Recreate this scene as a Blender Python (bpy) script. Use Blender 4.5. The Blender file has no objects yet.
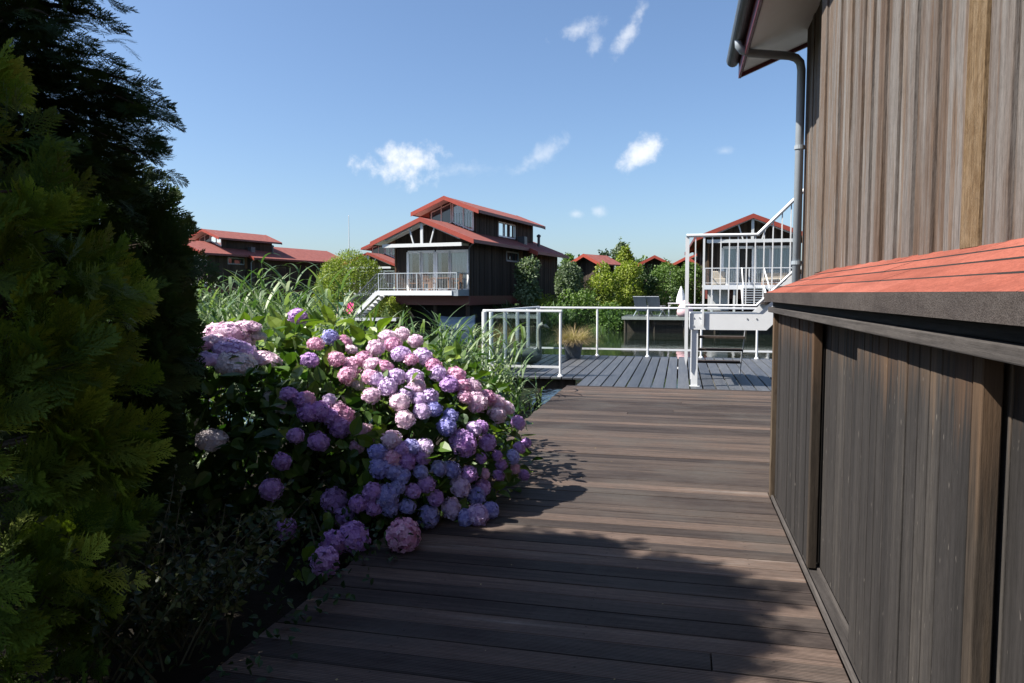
import bpy, math, random
import numpy as np
from mathutils import Vector, Matrix
R = math.radians
rng = np.random.default_rng(7)
random.seed(7)
scene = bpy.context.scene
COL = scene.collection

# ------------------------------------------------------------------ camera
F, W, H = 730.0, 1024, 683
EYE = 1.45
YAW, PITCH = R(12.97), R(3.8)
cam_d = bpy.data.cameras.new('camera')
cam = bpy.data.objects.new('camera', cam_d)
COL.objects.link(cam)
cam.location = (0, 0, EYE)
cam.rotation_euler = (R(90) - PITCH, 0, YAW)
cam_d.sensor_width = 36
cam_d.lens = F * 36 / W
cam_d.clip_start, cam_d.clip_end = 0.05, 8000
scene.camera = cam
CR = cam.rotation_euler.to_matrix()

def ray(px, py):
    d = CR @ Vector(((px - W / 2) / F, (H / 2 - py) / F, -1))
    return np.array(d)
C0 = np.array((0, 0, EYE))
def at_y(px, py, Y):
    d = ray(px, py); return C0 + d * (Y / d[1])
def at_x(px, py, X):
    d = ray(px, py); return C0 + d * (X / d[0])
def at_z(px, py, Z):
    d = ray(px, py); return C0 + d * ((Z - EYE) / d[2])

# ------------------------------------------------------------------ scene objects
def tag(o, label=None, cat=None, group=None, kind=None):
    if label: o['label'] = label
    if cat: o['category'] = cat
    if group: o['group'] = group
    if kind: o['kind'] = kind
    return o

def empty(name, loc, label, cat, group=None, rz=0.0):
    o = bpy.data.objects.new(name, None)
    COL.objects.link(o)
    o.location = tuple(float(v) for v in loc); o.rotation_euler = (0, 0, rz)
    o.empty_display_size = 0.2
    return tag(o, label, cat, group)

class MB:
    """collects shapes for ONE mesh; every shape gets a random number in the face attribute rnd"""
    def __init__(s):
        s.v, s.f, s.r, s.m, s.n = [], [], [], [], 0
    def raw(s, verts, faces, rnd=None, mat=0):
        verts = np.asarray(verts, float)
        rnd = random.random() if rnd is None else rnd
        s.v.append(verts)
        for f in faces:
            s.f.append([i + s.n for i in f]); s.r.append(rnd); s.m.append(mat)
        s.n += len(verts)
        return s
    def quads(s, V, rnd, mat=0):
        """V (n,4,3) separate quads, rnd (n,)"""
        V = np.asarray(V, float); n = len(V)
        s.v.append(V.reshape(-1, 3))
        idx = (np.arange(n * 4) + s.n).reshape(n, 4)
        s.f.extend(idx.tolist()); s.r.extend(np.broadcast_to(rnd, (n,)).tolist()); s.m.extend([mat] * n)
        s.n += n * 4
        return s
    def hexa(s, p, rnd=None, mat=0):
        return s.raw(p, [(0, 3, 2, 1), (4, 5, 6, 7), (0, 1, 5, 4), (1, 2, 6, 5), (2, 3, 7, 6), (3, 0, 4, 7)], rnd, mat)
    def box(s, x0, x1, y0, y1, z0, z1, rnd=None, mat=0):
        return s.hexa([(x0, y0, z0), (x1, y0, z0), (x1, y1, z0), (x0, y1, z0),
                       (x0, y0, z1), (x1, y0, z1), (x1, y1, z1), (x0, y1, z1)], rnd, mat)
    def bar(s, p, q, w, h, up=(0, 0, 1), rnd=None, mat=0):
        """rectangular bar from p to q; w sideways, h along up"""
        p, q = Vector(p), Vector(q); d = (q - p).normalized()
        u = Vector(up); side = d.cross(u)
        if side.length < 1e-4: side = d.cross(Vector((1, 0, 0)))
        side.normalize(); u = side.cross(d).normalized()
        a, b = side * w / 2, u * h / 2
        return s.hexa([p - a - b, p + a - b, p + a + b, p - a + b, q - a - b, q + a - b, q + a + b, q - a + b], rnd, mat)
    def tube(s, pts, rad, n=10, rnd=None, mat=0, cap=True):
        pts = [Vector(p) for p in pts]
        rads = [rad] * len(pts) if np.isscalar(rad) else list(rad)
        d0 = (pts[1] - pts[0]).normalized()
        ref = Vector((0, 0, 1)) if abs(d0.z) < .9 else Vector((1, 0, 0))
        vs, fs = [], []
        for i, p in enumerate(pts):
            d = (pts[min(i + 1, len(pts) - 1)] - pts[max(i - 1, 0)]).normalized()
            a = d.cross(ref).normalized(); b = d.cross(a).normalized()
            for k in range(n):
                t = 2 * math.pi * k / n
                vs.append(p + (a * math.cos(t) + b * math.sin(t)) * rads[i])
        for i in range(len(pts) - 1):
            for k in range(n):
                k2 = (k + 1) % n
                fs.append((i * n + k, i * n + k2, (i + 1) * n + k2, (i + 1) * n + k))
        if cap:
            fs.append(tuple(range(n - 1, -1, -1))); fs.append(tuple(range((len(pts) - 1) * n, len(pts) * n)))
        return s.raw(vs, fs, rnd, mat)
    def prism(s, poly, axis, a, b, rnd=None, mat=0):
        """2-D polygon extruded along axis ('x': poly is (y,z); 'y': poly is (x,z); 'z': poly is (x,y))"""
        def pt(u, v, w):
            return (w, u, v) if axis == 'x' else (u, w, v) if axis == 'y' else (u, v, w)
        n = len(poly)
        vs = [pt(u, v, a) for u, v in poly] + [pt(u, v, b) for u, v in poly]
        fs = [tuple(range(n - 1, -1, -1)), tuple(range(n, 2 * n))] + [(i, (i + 1) % n, n + (i + 1) % n, n + i) for i in range(n)]
        return s.raw(vs, fs, rnd, mat)
    def lathe(s, prof, c=(0, 0, 0), n=20, rnd=None, mat=0):
        vs, fs = [], []
        for r, z in prof:
            for k in range(n):
                t = 2 * math.pi * k / n
                vs.append((c[0] + r * math.cos(t), c[1] + r * math.sin(t), c[2] + z))
        for i in range(len(prof) - 1):
            for k in range(n):
                k2 = (k + 1) % n
                fs.append((i * n + k, i * n + k2, (i + 1) * n + k2, (i + 1) * n + k))
        fs.append(tuple(range(n - 1, -1, -1))); fs.append(tuple(range((len(prof) - 1) * n, len(prof) * n)))
        return s.raw(vs, fs, rnd, mat)
    def mesh(s, name, mats):
        me = bpy.data.meshes.new(name)
        V = np.concatenate(s.v) if s.v else np.zeros((0, 3))
        lens = np.fromiter((len(f) for f in s.f), int, len(s.f))
        loops = np.fromiter((i for f in s.f for i in f), int, int(lens.sum()))
        me.vertices.add(len(V)); me.vertices.foreach_set('co', V.astype(np.float32).ravel())
        me.loops.add(len(loops)); me.loops.foreach_set('vertex_index', loops)
        me.polygons.add(len(lens))
        me.polygons.foreach_set('loop_start', np.concatenate(([0], np.cumsum(lens)[:-1])))
        for m in (mats if isinstance(mats, (list, tuple)) else [mats]): me.materials.append(m)
        me.polygons.foreach_set('material_index', s.m)
        at = me.attributes.new('rnd', 'FLOAT', 'FACE'); at.data.foreach_set('value', s.r)
        me.update(calc_edges=True); me.validate()
        return me
    def build(s, name, mats, parent=None, world=True, bevel=0, smooth=False):
        """world=True: vertices are world coordinates; under a parent they are shifted to its origin"""
        if parent is not None and world:
            l = np.array(parent.location); s.v = [v - l for v in s.v]
        me = s.mesh(name, mats)
        me.polygons.foreach_set('use_smooth', [bool(smooth)] * len(me.polygons))
        o = bpy.data.objects.new(name, me); COL.objects.link(o)
        if parent is not None: o.parent = parent
        if bevel:
            b = o.modifiers.new('bevel', 'BEVEL'); b.width = bevel; b.segments = 2; b.limit_method = 'ANGLE'
        return o

# ------------------------------------------------------------------ materials
class NT:
    def __init__(s, name):
        s.mat = bpy.data.materials.new(name); s.mat.use_nodes = True
        s.t = s.mat.node_tree; s.b = s.t.nodes['Principled BSDF']; s.out = s.t.nodes['Material Output']
    def n(s, typ, **k):
        nd = s.t.nodes.new(typ)
        for a, b in k.items(): setattr(nd, a, b)
        return nd
    def l(s, a, b): s.t.links.new(a, b)
    def coord(s, scale=(1, 1, 1), kind='Object'):
        c = s.n('ShaderNodeTexCoord'); m = s.n('ShaderNodeMapping'); m.inputs['Scale'].default_value = scale
        s.l(c.outputs[kind], m.inputs['Vector']); return m.outputs['Vector']
    def rnd(s):
        a = s.n('ShaderNodeAttribute', attribute_name='rnd'); return a.outputs['Fac']
    def noise(s, vec, scale, detail=4, rough=.55, dist=0, w=None):
        x = s.n('ShaderNodeTexNoise'); x.inputs['Scale'].default_value = scale; x.inputs['Detail'].default_value = detail
        x.inputs['Roughness'].default_value = rough; x.inputs['Distortion'].default_value = dist
        if w is not None:
            x.noise_dimensions = '4D'; s.l(w, x.inputs['W'])
        s.l(vec, x.inputs['Vector']); return x.outputs['Fac']
    def ramp(s, fac, stops, interp='LINEAR'):
        r = s.n('ShaderNodeValToRGB'); r.color_ramp.interpolation = interp
        e = r.color_ramp.elements
        while len(e) < len(stops): e.new(.5)
        for i, (p, c) in enumerate(stops):
            e[i].position = p; e[i].color = (*c, 1) if len(c) == 3 else c
        s.l(fac, r.inputs['Fac']); return r.outputs['Color']
    def mix(s, fac, a, b, typ='MIX'):
        m = s.n('ShaderNodeMix', data_type='RGBA', blend_type=typ)
        for i, v in (('Factor', fac), ('A', a), ('B', b)):
            idx = {'Factor': 0, 'A': 6, 'B': 7}[i]
            if hasattr(v, 'is_linked') or isinstance(v, bpy.types.NodeSocket): s.l(v, m.inputs[idx])
            elif idx == 0: m.inputs[0].default_value = v
            else: m.inputs[idx].default_value = (*v, 1)
        return m.outputs[2]
    def math(s, op, a, b=0.0, c=None):
        m = s.n('ShaderNodeMath', operation=op)
        for i, v in enumerate((a, b, c)):
            if v is None: continue
            if isinstance(v, bpy.types.NodeSocket): s.l(v, m.inputs[i])
            else: m.inputs[i].default_value = v
        return m.outputs[0]
    def bump(s, h, strength=.3, dist=.01):
        b = s.n('ShaderNodeBump'); b.inputs['Strength'].default_value = strength; b.inputs['Distance'].default_value = dist
        s.l(h, b.inputs['Height']); s.l(b.outputs['Normal'], s.b.inputs['Normal'])
    def col(s, c):
        if isinstance(c, bpy.types.NodeSocket): s.l(c, s.b.inputs['Base Color'])
        else: s.b.inputs['Base Color'].default_value = (*c, 1)
        return s
    def rough(s, r, spec=.5):
        if isinstance(r, bpy.types.NodeSocket): s.l(r, s.b.inputs['Roughness'])
        else: s.b.inputs['Roughness'].default_value = r
        s.b.inputs['Specular IOR Level'].default_value = spec
        return s

def hexc(h):
    """sRGB hex -> linear"""
    v = [int(h[i:i + 2], 16) / 255 for i in (0, 2, 4)]
    return tuple(x / 12.92 if x <= .04045 else ((x + .055) / 1.055) ** 2.4 for x in v)

def plain(name, c, rough=.5, spec=.5, var=.12, scale=8, metal=0):
    m = NT(name)
    n = m.noise(m.coord(), scale, 5)
    m.col(m.ramp(n, [(.3, tuple(x * (1 - var) for x in c)), (.7, tuple(min(1, x * (1 + var)) for x in c))]))
    m.rough(rough, spec); m.b.inputs['Metallic'].default_value = metal
    return m.mat

def wood(name, stops, axis='z', grain=1.0, rough=.75, spec=.3, stain=None, bump=.4, fine=90, ribs=None, contrast=1.0, knots=False, specks=False, topstain=None, nails=None):
    """weathered boards: colour per board from rnd, grain stretched along axis, stains with noise"""
    m = NT(name)
    k = {'x': (.035, 1, 1), 'y': (1, .035, 1), 'z': (1, 1, .035)}[axis]
    v = m.coord(tuple(q * grain for q in k))
    r = m.rnd(); w = m.math('MULTIPLY', r, 37.0)
    g1 = m.noise(v, 22, 6, .65, .3, w); g2 = m.noise(v, fine, 4, .7, 0, w)
    big = m.noise(m.coord(tuple(q * 1.0 for q in {'x': (.3, 1, 1), 'y': (1, .3, 1), 'z': (1, 1, .3)}[axis])), 3.1, 4, .6)
    f = m.math('ADD', m.math('MULTIPLY', r, .62), m.math('MULTIPLY', m.math('SUBTRACT', g1, .5), .95))
    f = m.math('ADD', f, m.math('MULTIPLY', m.math('SUBTRACT', big, .5), .5))
    f = m.math('ADD', f, .2)
    if contrast != 1.0: f = m.math('ADD', m.math('MULTIPLY', m.math('SUBTRACT', f, .5), contrast), .5)
    if knots: f = m.math('ADD', f, m.math('MULTIPLY', m.math('SUBTRACT', m.noise(m.coord((1, 1, .6)), 16, 5, .6, .8), .5), 1.3))
    c = m.ramp(f, stops)
    dk = m.ramp(g2, [(.35, (.55, .55, .55)), (.58, (1, 1, 1))])
    c = m.mix(.75, c, dk, 'MULTIPLY')
    mot = m.noise(m.coord({'x': (.3, 1, 1), 'y': (1, .3, 1), 'z': (1, 1, .3)}[axis]), 70, 4, .7, 0, w)
    c = m.mix(.55, c, m.ramp(mot, [(.3, (.6, .58, .56)), (.52, (1, 1, 1)), (.75, (1.28, 1.27, 1.25))]), 'MULTIPLY')
    crk = m.noise(m.coord({'x': (.012, 1, 1), 'y': (1, .012, 1), 'z': (1, 1, .012)}[axis]), 95, 3, .6, .15, w)
    c = m.mix(.8, c, m.ramp(crk, [(.30, (.3, .28, .27)), (.38, (1, 1, 1))]), 'MULTIPLY')
    if stain:
        n = m.noise(m.coord(), 1.3, 5, .6)
        c = m.mix(m.math('MULTIPLY', m.ramp(n, [(.5, (0, 0, 0)), (.72, (1, 1, 1))]), .7), c, stain)
    if nails:
        sn = m.n('ShaderNodeSeparateXYZ'); m.l(m.coord(), sn.inputs[0]); u, vv = (sn.outputs['Y'], sn.outputs['Z']) if nails[0] == 'yz' else (sn.outputs['Y'], sn.outputs['X'])
        def cell(s_, per):
            q = m.math('DIVIDE', s_, per); return m.math('MULTIPLY', m.math('SUBTRACT', m.math('FRACT', q), .5), per)
        du = cell(u, nails[1]); dv = cell(vv, nails[2])
        d2 = m.math('ADD', m.math('MULTIPLY', du, du), m.math('MULTIPLY', dv, dv))
        c = m.mix(m.math('MULTIPLY', m.math('LESS_THAN', d2, nails[3] ** 2), .8), c, (.015, .013, .012))
    if topstain:
        sx = m.n('ShaderNodeSeparateXYZ'); m.l(m.coord(), sx.inputs[0])
        zz = m.math('ADD', sx.outputs['Z'], m.math('MULTIPLY', m.math('SUBTRACT', g1, .5), .9))
        mr = m.n('ShaderNodeMapRange'); mr.inputs['From Min'].default_value = topstain[0]; mr.inputs['From Max'].default_value = topstain[1]; m.l(zz, mr.inputs['Value'])
        c = m.mix(m.math('MULTIPLY', mr.outputs['Result'], .6), c, m.mix(r, (.10, .052, .025), (.15, .095, .055)))
    if specks:
        sp = m.noise(m.coord((1, 1, .35)), 55, 2, .5)
        c = m.mix(m.math('MULTIPLY', m.ramp(sp, [(.70, (0, 0, 0)), (.76, (1, 1, 1))]), .5), c, (.17, .15, .13))
    m.col(c).rough(rough, spec)
    h = m.math('ADD', m.math('ADD', g2, m.math('MULTIPLY', mot, .6)), m.math('MULTIPLY', g1, .8))
    if ribs:
        x = m.n('ShaderNodeTexWave', wave_type='BANDS', bands_direction={'x': 'X', 'y': 'Y'}[ribs[0]]); x.inputs['Scale'].default_value = ribs[1]
        x.inputs['Distortion'].default_value = 0
        m.l(m.coord(), x.inputs['Vector'])
        h = m.math('ADD', h, m.math('MULTIPLY', x.outputs['Fac'], ribs[2]))
        m.col(m.mix(.75, c, m.ramp(x.outputs['Fac'], [(.05, (.42, .42, .42)), (.5, (1.08, 1.08, 1.08))]), 'MULTIPLY'))
    m.bump(h, bump, .004)
    return m.mat

def leaf(name, c1, c2, trans=.35, rough=.55, spec=.4, c3=None):
    m = NT(name)
    r = m.rnd()
    st = [(0, c1), (1, c2)] if c3 is None else [(0, c1), (.6, c2), (1, c3)]
    c = m.ramp(r, st)
    m.col(c).rough(rough, spec)
    t = m.n('ShaderNodeBsdfTranslucent'); m.l(m.mix(.6, c, (.55, .75, .1), 'OVERLAY'), t.inputs['Color'])
    s = m.n('ShaderNodeMixShader'); s.inputs[0].default_value = trans
    m.l(m.b.outputs[0], s.inputs[1]); m.l(t.outputs[0], s.inputs[2]); m.l(s.outputs[0], m.out.inputs['Surface'])
    return m.mat

def petal(name, ca, cb):
    m = NT(name)
    oi = m.n('ShaderNodeObjectInfo')
    f = m.math('ADD', m.math('MULTIPLY', m.rnd(), .65), m.math('MULTIPLY', oi.outputs['Random'], .35))
    c = m.ramp(f, [(0, ca), (1, cb)])
    m.col(c).rough(.6, .25)
    t = m.n('ShaderNodeBsdfTranslucent'); m.l(c, t.inputs['Color'])
    s = m.n('ShaderNodeMixShader'); s.inputs[0].default_value = .22
    m.l(m.b.outputs[0], s.inputs[1]); m.l(t.outputs[0], s.inputs[2]); m.l(s.outputs[0], m.out.inputs['Surface'])
    return m.mat

def glass(name, tint=(.75, .85, .83), refl=1.0):
    m = NT(name)
    tr = m.n('ShaderNodeBsdfTransparent'); tr.inputs['Color'].default_value = (*tint, 1)
    gl = m.n('ShaderNodeBsdfGlossy'); gl.inputs['Roughness'].default_value = .02
    fr = m.n('ShaderNodeFresnel'); fr.inputs['IOR'].default_value = 1.5
    s = m.n('ShaderNodeMixShader'); m.l(m.math('MULTIPLY', fr.outputs[0], refl), s.inputs[0])
    m.l(tr.outputs[0], s.inputs[1]); m.l(gl.outputs[0], s.inputs[2]); m.l(s.outputs[0], m.out.inputs['Surface'])
    return m.mat

M = {}
M['white'] = plain('white_paint', (0.6396, 0.6478, 0.6560), .35, .5, .03)
M['offwhite'] = plain('offwhite_boards', (0.5760, 0.5840, 0.5760), .55, .4, .05)
M['path'] = wood('dark_hardwood_decking', [(.0, (.029, .023, .021)), (.3, (.062, .049, .044)), (.5, (.096, .075, .064)), (.7, (.13, .094, .077)), (.85, (.16, .115, .093)), (1, (.22, .185, .16))],
                 'x', 1, .6, .10, stain=(.082, .075, .068), bump=.6, ribs=('y', 28, 1.6), contrast=1.05, nails=('yx', .071, .76, .0045))
M['terrace'] = wood('grey_decking', [(0, (0.0360, 0.0396, 0.0475)), (.5, (0.0612, 0.0662, 0.0778)), (1, (0.1008, 0.1044, 0.1116))], 'y', 1, .5, .5, bump=.3, contrast=1.2)
M['clad'] = wood('weathered_cedar_boards', [(0, (.050, .033, .024)), (.22, (.095, .066, .048)), (.42, (.125, .108, .097)), (.58, (.15, .138, .129)), (.75, (.118, .082, .058)), (1, (.18, .17, .16))], 'z', 1, .85, .15, bump=.9, contrast=1.3)
M['bark_board'] = wood('raw_edge_board', [(0, (0.0536, 0.0298, 0.0149)), (.35, (0.1011, 0.0625, 0.0327)), (.7, (0.1487, 0.1011, 0.0565)), (1, (0.1963, 0.1428, 0.0892))], 'z', 2.2, .9, .1, bump=1.5, contrast=1.5, knots=True)
M['shed'] = wood('old_grey_shed_boards', [(0, (0.0140, 0.0123, 0.0113)), (.35, (0.0248, 0.0221, 0.0210)), (.65, (0.0345, 0.0307, 0.0285)), (.9, (0.0538, 0.0473, 0.0419)), (1, (0.0754, 0.0646, 0.0538))], 'z', 1, .85, .2, bump=.6, contrast=1.1, specks=True, topstain=(1.12, 1.36))
M['shed_post'] = wood('brown_shed_post', [(0, (.020, .015, .011)), (.45, (.045, .035, .027)), (.8, (.085, .062, .042)), (1, (.13, .10, .072))], 'z', 1.4, .85, .15, contrast=1.5, topstain=(.9, 1.35))
M['shed_beam'] = wood('grey_shed_beam', [(0, (0.0245, 0.0217, 0.0203)), (.5, (0.0490, 0.0434, 0.0406)), (1, (0.0910, 0.0805, 0.0735))], 'y', 1, .85, .2, contrast=1.3)
M['house'] = wood('dark_house_boards', [(0, (0.0255, 0.0195, 0.0161)), (.5, (0.0510, 0.0382, 0.0306)), (1, (0.0978, 0.0748, 0.0595))], 'z', .35, .8, .2, bump=.2, fine=40)
M['red_beam'] = plain('dark_red_beam', (.12, .028, .026), .5)
M['red'] = plain('red_bargeboard', (0.2880, 0.0496, 0.0304), .5, .4, .08, 3)
M['darkred'] = plain('maroon_fascia', (.12, .012, .016), .4)
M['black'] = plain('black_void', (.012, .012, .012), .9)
M['charcoal'] = plain('charcoal_gutter', (.07, .08, .09), .45)
M['zinc'] = plain('grey_downpipe', (.24, .27, .30), .5, .5, .05)
M['steel'] = plain('galvanised_steel', (.5, .52, .53), .4, .5, .05, metal=.6)
M['soffit'] = plain('soffit_boards', (.84, .84, .82), .6, .3, .02)
M['concrete'] = plain('concrete', (.33, .32, .3), .9)
M['curtain'] = plain('curtain_cloth', (.86, .88, .90), .9, .1, .08, 12)
M['interior'] = plain('dark_interior', (.035, .032, .03), .9)
M['pane'] = NT('window_glass').col((.03, .04, .05)).rough(.05, .9).mat
M['glass'] = glass('rail_glass', (.88, .94, .93), .7)
M['thinglass'] = glass('thin_window_glass', (.9, .94, .95), 2.2)
M['stone'] = plain('grey_stone', (.15, .155, .135), .7, .4, .3, 14)
M['pot'] = plain('dark_zinc_pot', (.09, .10, .115), .6, .4, .2, 10)
M['teak'] = plain('teak_furniture', (.22, .12, .07), .6)
M['cushion'] = plain('beige_cushion', (.36, .32, .26), .9)
M['lounge'] = plain('grey_sling', (.26, .28, .30), .7)
M['pink'] = plain('pink_cloth', (.75, .06, .22), .8)
M['teal'] = plain('dark_green_cloth', (.05, .13, .12), .8)
M['trunk'] = wood('bark', [(0, (.03, .022, .016)), (.5, (.06, .045, .033)), (1, (.1, .08, .06))], 'z', 1, .9, .2)
M['stem'] = plain('green_brown_stem', (.06, .055, .025), .8)
M['boat'] = plain('pale_boat_hull', (.55, .6, .66), .4)
M['cover'] = plain('blue_grey_cover', (.22, .28, .36), .7)

def roof_mat(name, ca, cb, axis_scale, bumpk=.4):
    m = NT(name)
    v = m.coord()
    n1 = m.noise(v, 2.2, 6, .65); n2 = m.noise(v, 260, 2, .6)
    c = m.ramp(m.math('ADD', n1, m.math('MULTIPLY', m.math('SUBTRACT', m.rnd(), .5), .35)), [(.25, ca), (.75, cb)])
    n3 = m.noise(v, 75, 3, .75); n4 = m.noise(m.coord((1, .25, 1)), 7, 5, .7)
    c = m.mix(.6, c, m.ramp(n2, [(.3, (.5, .5, .5)), (.6, (1.0, 1.0, 1.0))]), 'MULTIPLY')
    c = m.mix(.7, c, m.ramp(n3, [(.3, (.6, .56, .55)), (.55, (1.05, 1.05, 1.05)), (.75, (1.25, 1.3, 1.35))]), 'MULTIPLY')
    c = m.mix(.6, c, m.ramp(n4, [(.35, (.62, .6, .6)), (.55, (1, 1, 1))]), 'MULTIPLY')
    m.col(c).rough(.95, .15); m.bump(n2, bumpk, .004)
    return m.mat
M['shingle'] = roof_mat('red_mineral_shingle', (0.2245, 0.0626, 0.0418), (0.3132, 0.1024, 0.0731), 1)
M['felt'] = roof_mat('dark_mineral_felt', (0.0413, 0.0345, 0.0323), (0.0863, 0.0735, 0.0660), 1, .8)
def tiles():
    m = NT('red_roof_tile')
    x = m.n('ShaderNodeTexWave', wave_type='BANDS', bands_direction='Y'); x.inputs['Scale'].default_value = 1.6
    m.l(m.coord(), x.inputs['Vector'])
    n = m.noise(m.coord(), 3, 5)
    c = m.ramp(n, [(.3, (.19, .060, .050)), (.7, (.28, .095, .078))])
    m.col(m.mix(.35, c, m.ramp(x.outputs['Fac'], [(0, (.6, .6, .6)), (.4, (1, 1, 1))]), 'MULTIPLY')).rough(.8, .25)
    m.bump(x.outputs['Fac'], .6, .03)
    return m.mat
M['tile'] = tiles()
def ground(name, a, b, scale=6, bump=.6):
    m = NT(name); n = m.noise(m.coord(), scale, 8, .7); n2 = m.noise(m.coord(), scale * .06, 4)
    m.col(m.ramp(m.math('ADD', m.math('MULTIPLY', n, .6), m.math('MULTIPLY', n2, .4)), [(.3, a), (.7, b)])).rough(.95, .1); m.bump(n, bump, .05)
    return m.mat
M['soil'] = ground('dark_soil', (.008, .007, .006), (.022, .018, .013))
M['bed'] = ground('muddy_bottom', (.02, .018, .012), (.04, .036, .024), 1)
M['meadow'] = ground('grass_ground', (.025, .045, .012), (.06, .085, .025), 2)
def water():
    m = NT('pond_water'); m.col((.012, .016, .011)).rough(.04, .6); m.b.inputs['IOR'].default_value = 1.33
    n = m.noise(m.coord((1, .5, 1)), 2.2, 4, .55, .3); n2 = m.noise(m.coord((1, .55, 1)), 9, 3)
    m.bump(m.math('ADD', n, m.math('MULTIPLY', n2, .25)), .12, .05)
    return m.mat
M['water'] = water()

M['thuja'] = leaf('thuja_scale_leaves', (.030, .065, .010), (.125, .185, .016), .22, .6, .2, (.33, .38, .05))
M['cypress'] = leaf('dark_conifer_needles', (0.0210, 0.0480, 0.0150), (0.0630, 0.1020, 0.0270), .2, .65, .2)
M['hleaf'] = leaf('hydrangea_leaf', (.020, .055, .012), (.075, .135, .020), .28, .45, .4, (.19, .26, .03))
M['euo'] = leaf('variegated_leaf', (.010, .022, .006), (.02, .035, .008), .15, .5, .3, (.10, .105, .035))
M['reed'] = leaf('reed_blade', (.06, .115, .04), (.13, .19, .085), .3, .5, .4, (.26, .31, .16))
M['shrub_mid'] = leaf('mid_green_leaf', (0.0455, 0.0975, 0.0195), (0.1430, 0.2210, 0.0455), .3)
M['shrub_yel'] = leaf('yellow_green_leaf', (0.1013, 0.1485, 0.0162), (0.2970, 0.3375, 0.0473), .35)
M['shrub_grey'] = leaf('grey_green_leaf', (0.0460, 0.0805, 0.0345), (0.1840, 0.2300, 0.1265), .25)
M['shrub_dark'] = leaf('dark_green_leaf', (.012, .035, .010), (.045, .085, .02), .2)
M['poplar'] = leaf('silvery_leaf', (0.0720, 0.1020, 0.0600), (0.1800, 0.2220, 0.1440), .25)
M['dry'] = leaf('dry_grass_blade', (.22, .16, .08), (.42, .33, .19), .3, .7)
M['fl_pink'] = petal('pink_petals', (.58, .22, .42), (.90, .66, .78))
M['fl_white'] = petal('pale_pink_petals', (.68, .44, .62), (.93, .80, .86))
M['fl_lilac'] = petal('lilac_petals', (.50, .33, .64), (.86, .72, .90))
M['fl_violet'] = petal('violet_petals', (.36, .17, .52), (.72, .48, .80))
M['fl_blue'] = petal('blue_petals', (.22, .22, .60), (.58, .56, .86))
M['fl_cream'] = petal('cream_petals', (.60, .52, .54), (.86, .80, .79))
SKY_STRENGTH, SKY_SAT, SKY_VAL, CLOUD, SUN_E, EXPO = .07, .98, 1.0, (6.2, 6.4, 6.7), 4.9, 1.30
# ------------------------------------------------------------------ setting: ground, water, path, terrace
def sheet(name, poly, z, m, kind='structure'):
    b = MB(); b.raw([(x, y, z) for x, y in poly], [tuple(range(len(poly)))])
    return tag(b.build(name, m), kind=kind)
sheet('ground', [(-4000, -400), (4000, -400), (4000, 6000), (-4000, 6000)], -1.6, M['bed'])
sheet('water', [(-300, -60), (300, -60), (300, 140), (-300, 140)], -0.75, M['water'])
# near garden bank, left of the path
def grid_land(name, xs, ys, hf, m):
    b = MB(); vs = [(x, y, hf(x, y)) for y in ys for x in xs]; n = len(xs)
    fs = [(j * n + i, j * n + i + 1, (j + 1) * n + i + 1, (j + 1) * n + i) for j in range(len(ys) - 1) for i in range(n - 1)]
    b.raw(vs, fs); o = b.build(name, m, smooth=True); return tag(o, kind='structure')
def hn(x, y, s=1.0):
    return math.sin(x * 1.3 * s + 1.7) * math.cos(y * 1.1 * s + .6) * .5 + math.sin(x * 2.9 * s - y * 2.3 * s) * .25
def garden_h(x, y):
    t = min(1, max(0, (9.3 + .3 * math.sin(x * 1.4) - y) / 1.6)); e = min(1, max(0, (-1.75 - x) / .15))
    return -1.35 + 1.27 * t + (.06 * hn(x, y, 2) * t if x < -1.9 else 0)
grid_land('garden_soil', list(np.linspace(-22, 1.5, 60)), list(np.linspace(-8, 10.5, 60)), garden_h, M['soil'])
# far bank and meadow
shore = [(-300, 66), (-60, 62), (-42, 55), (-30, 48), (-21.5, 45), (-17, 46.2), (-11.5, 46), (-8, 43.5), (-4.5, 43.0), (-1.0, 45), (1, 47), (8, 48), (14, 49), (40, 52), (300, 60)]
def shore_y(x):
    for (xa, ya), (xb, yb) in zip(shore, shore[1:]):
        if xa <= x <= xb: return ya + (yb - ya) * (x - xa) / (xb - xa)
    return 60
def far_h(x, y):
    d = y - shore_y(x)
    return -1.3 + min(1, max(0, d / 1.6 + .35)) * 1.35 + min(.5, max(0, d * .02)) + .08 * hn(x, y, .6)
xs = sorted(set(list(np.linspace(-300, -50, 12)) + list(np.linspace(-50, 45, 110)) + list(np.linspace(45, 300, 12))))
ys = list(np.linspace(40, 75, 70)) + [80, 90, 110, 140, 200]
grid_land('far_bank', xs, ys, far_h, M['meadow'])
sheet('meadow', [(-4000, 138), (4000, 138), (4000, 5990), (-4000, 5990)], .0, M['meadow'])

b = MB(); y = -2.0
PW = .142
while y < 11.28:
    x1 = .64 if y < 5.5 else 2.6
    dz = random.uniform(-.0015, .0015)
    xj = random.uniform(-1.0, .2) if random.random() < .07 else None
    if xj is None:
        b.box(-1.72 + random.uniform(-.012, .012), x1, y, y + PW - .006, -.03 + dz, dz)
    else:
        b.box(-1.72 + random.uniform(-.012, .012), xj - .002, y, y + PW - .006, -.03 + dz, dz)
        b.box(xj + .002, x1, y, y + PW - .006, -.03, 0)
    y += PW
path = tag(b.build('path', M['path'], bevel=.004), kind='structure')
b = MB()
for x in (-1.66, -.9, -.1, .55): b.box(x - .03, x + .03, -2, 11.2, -.2, -.031)
b.box(-1.6, 2.6, 11.16, 11.22, -.25, -.034)
tag(b.build('path_joists', M['house']), kind='structure')

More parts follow.
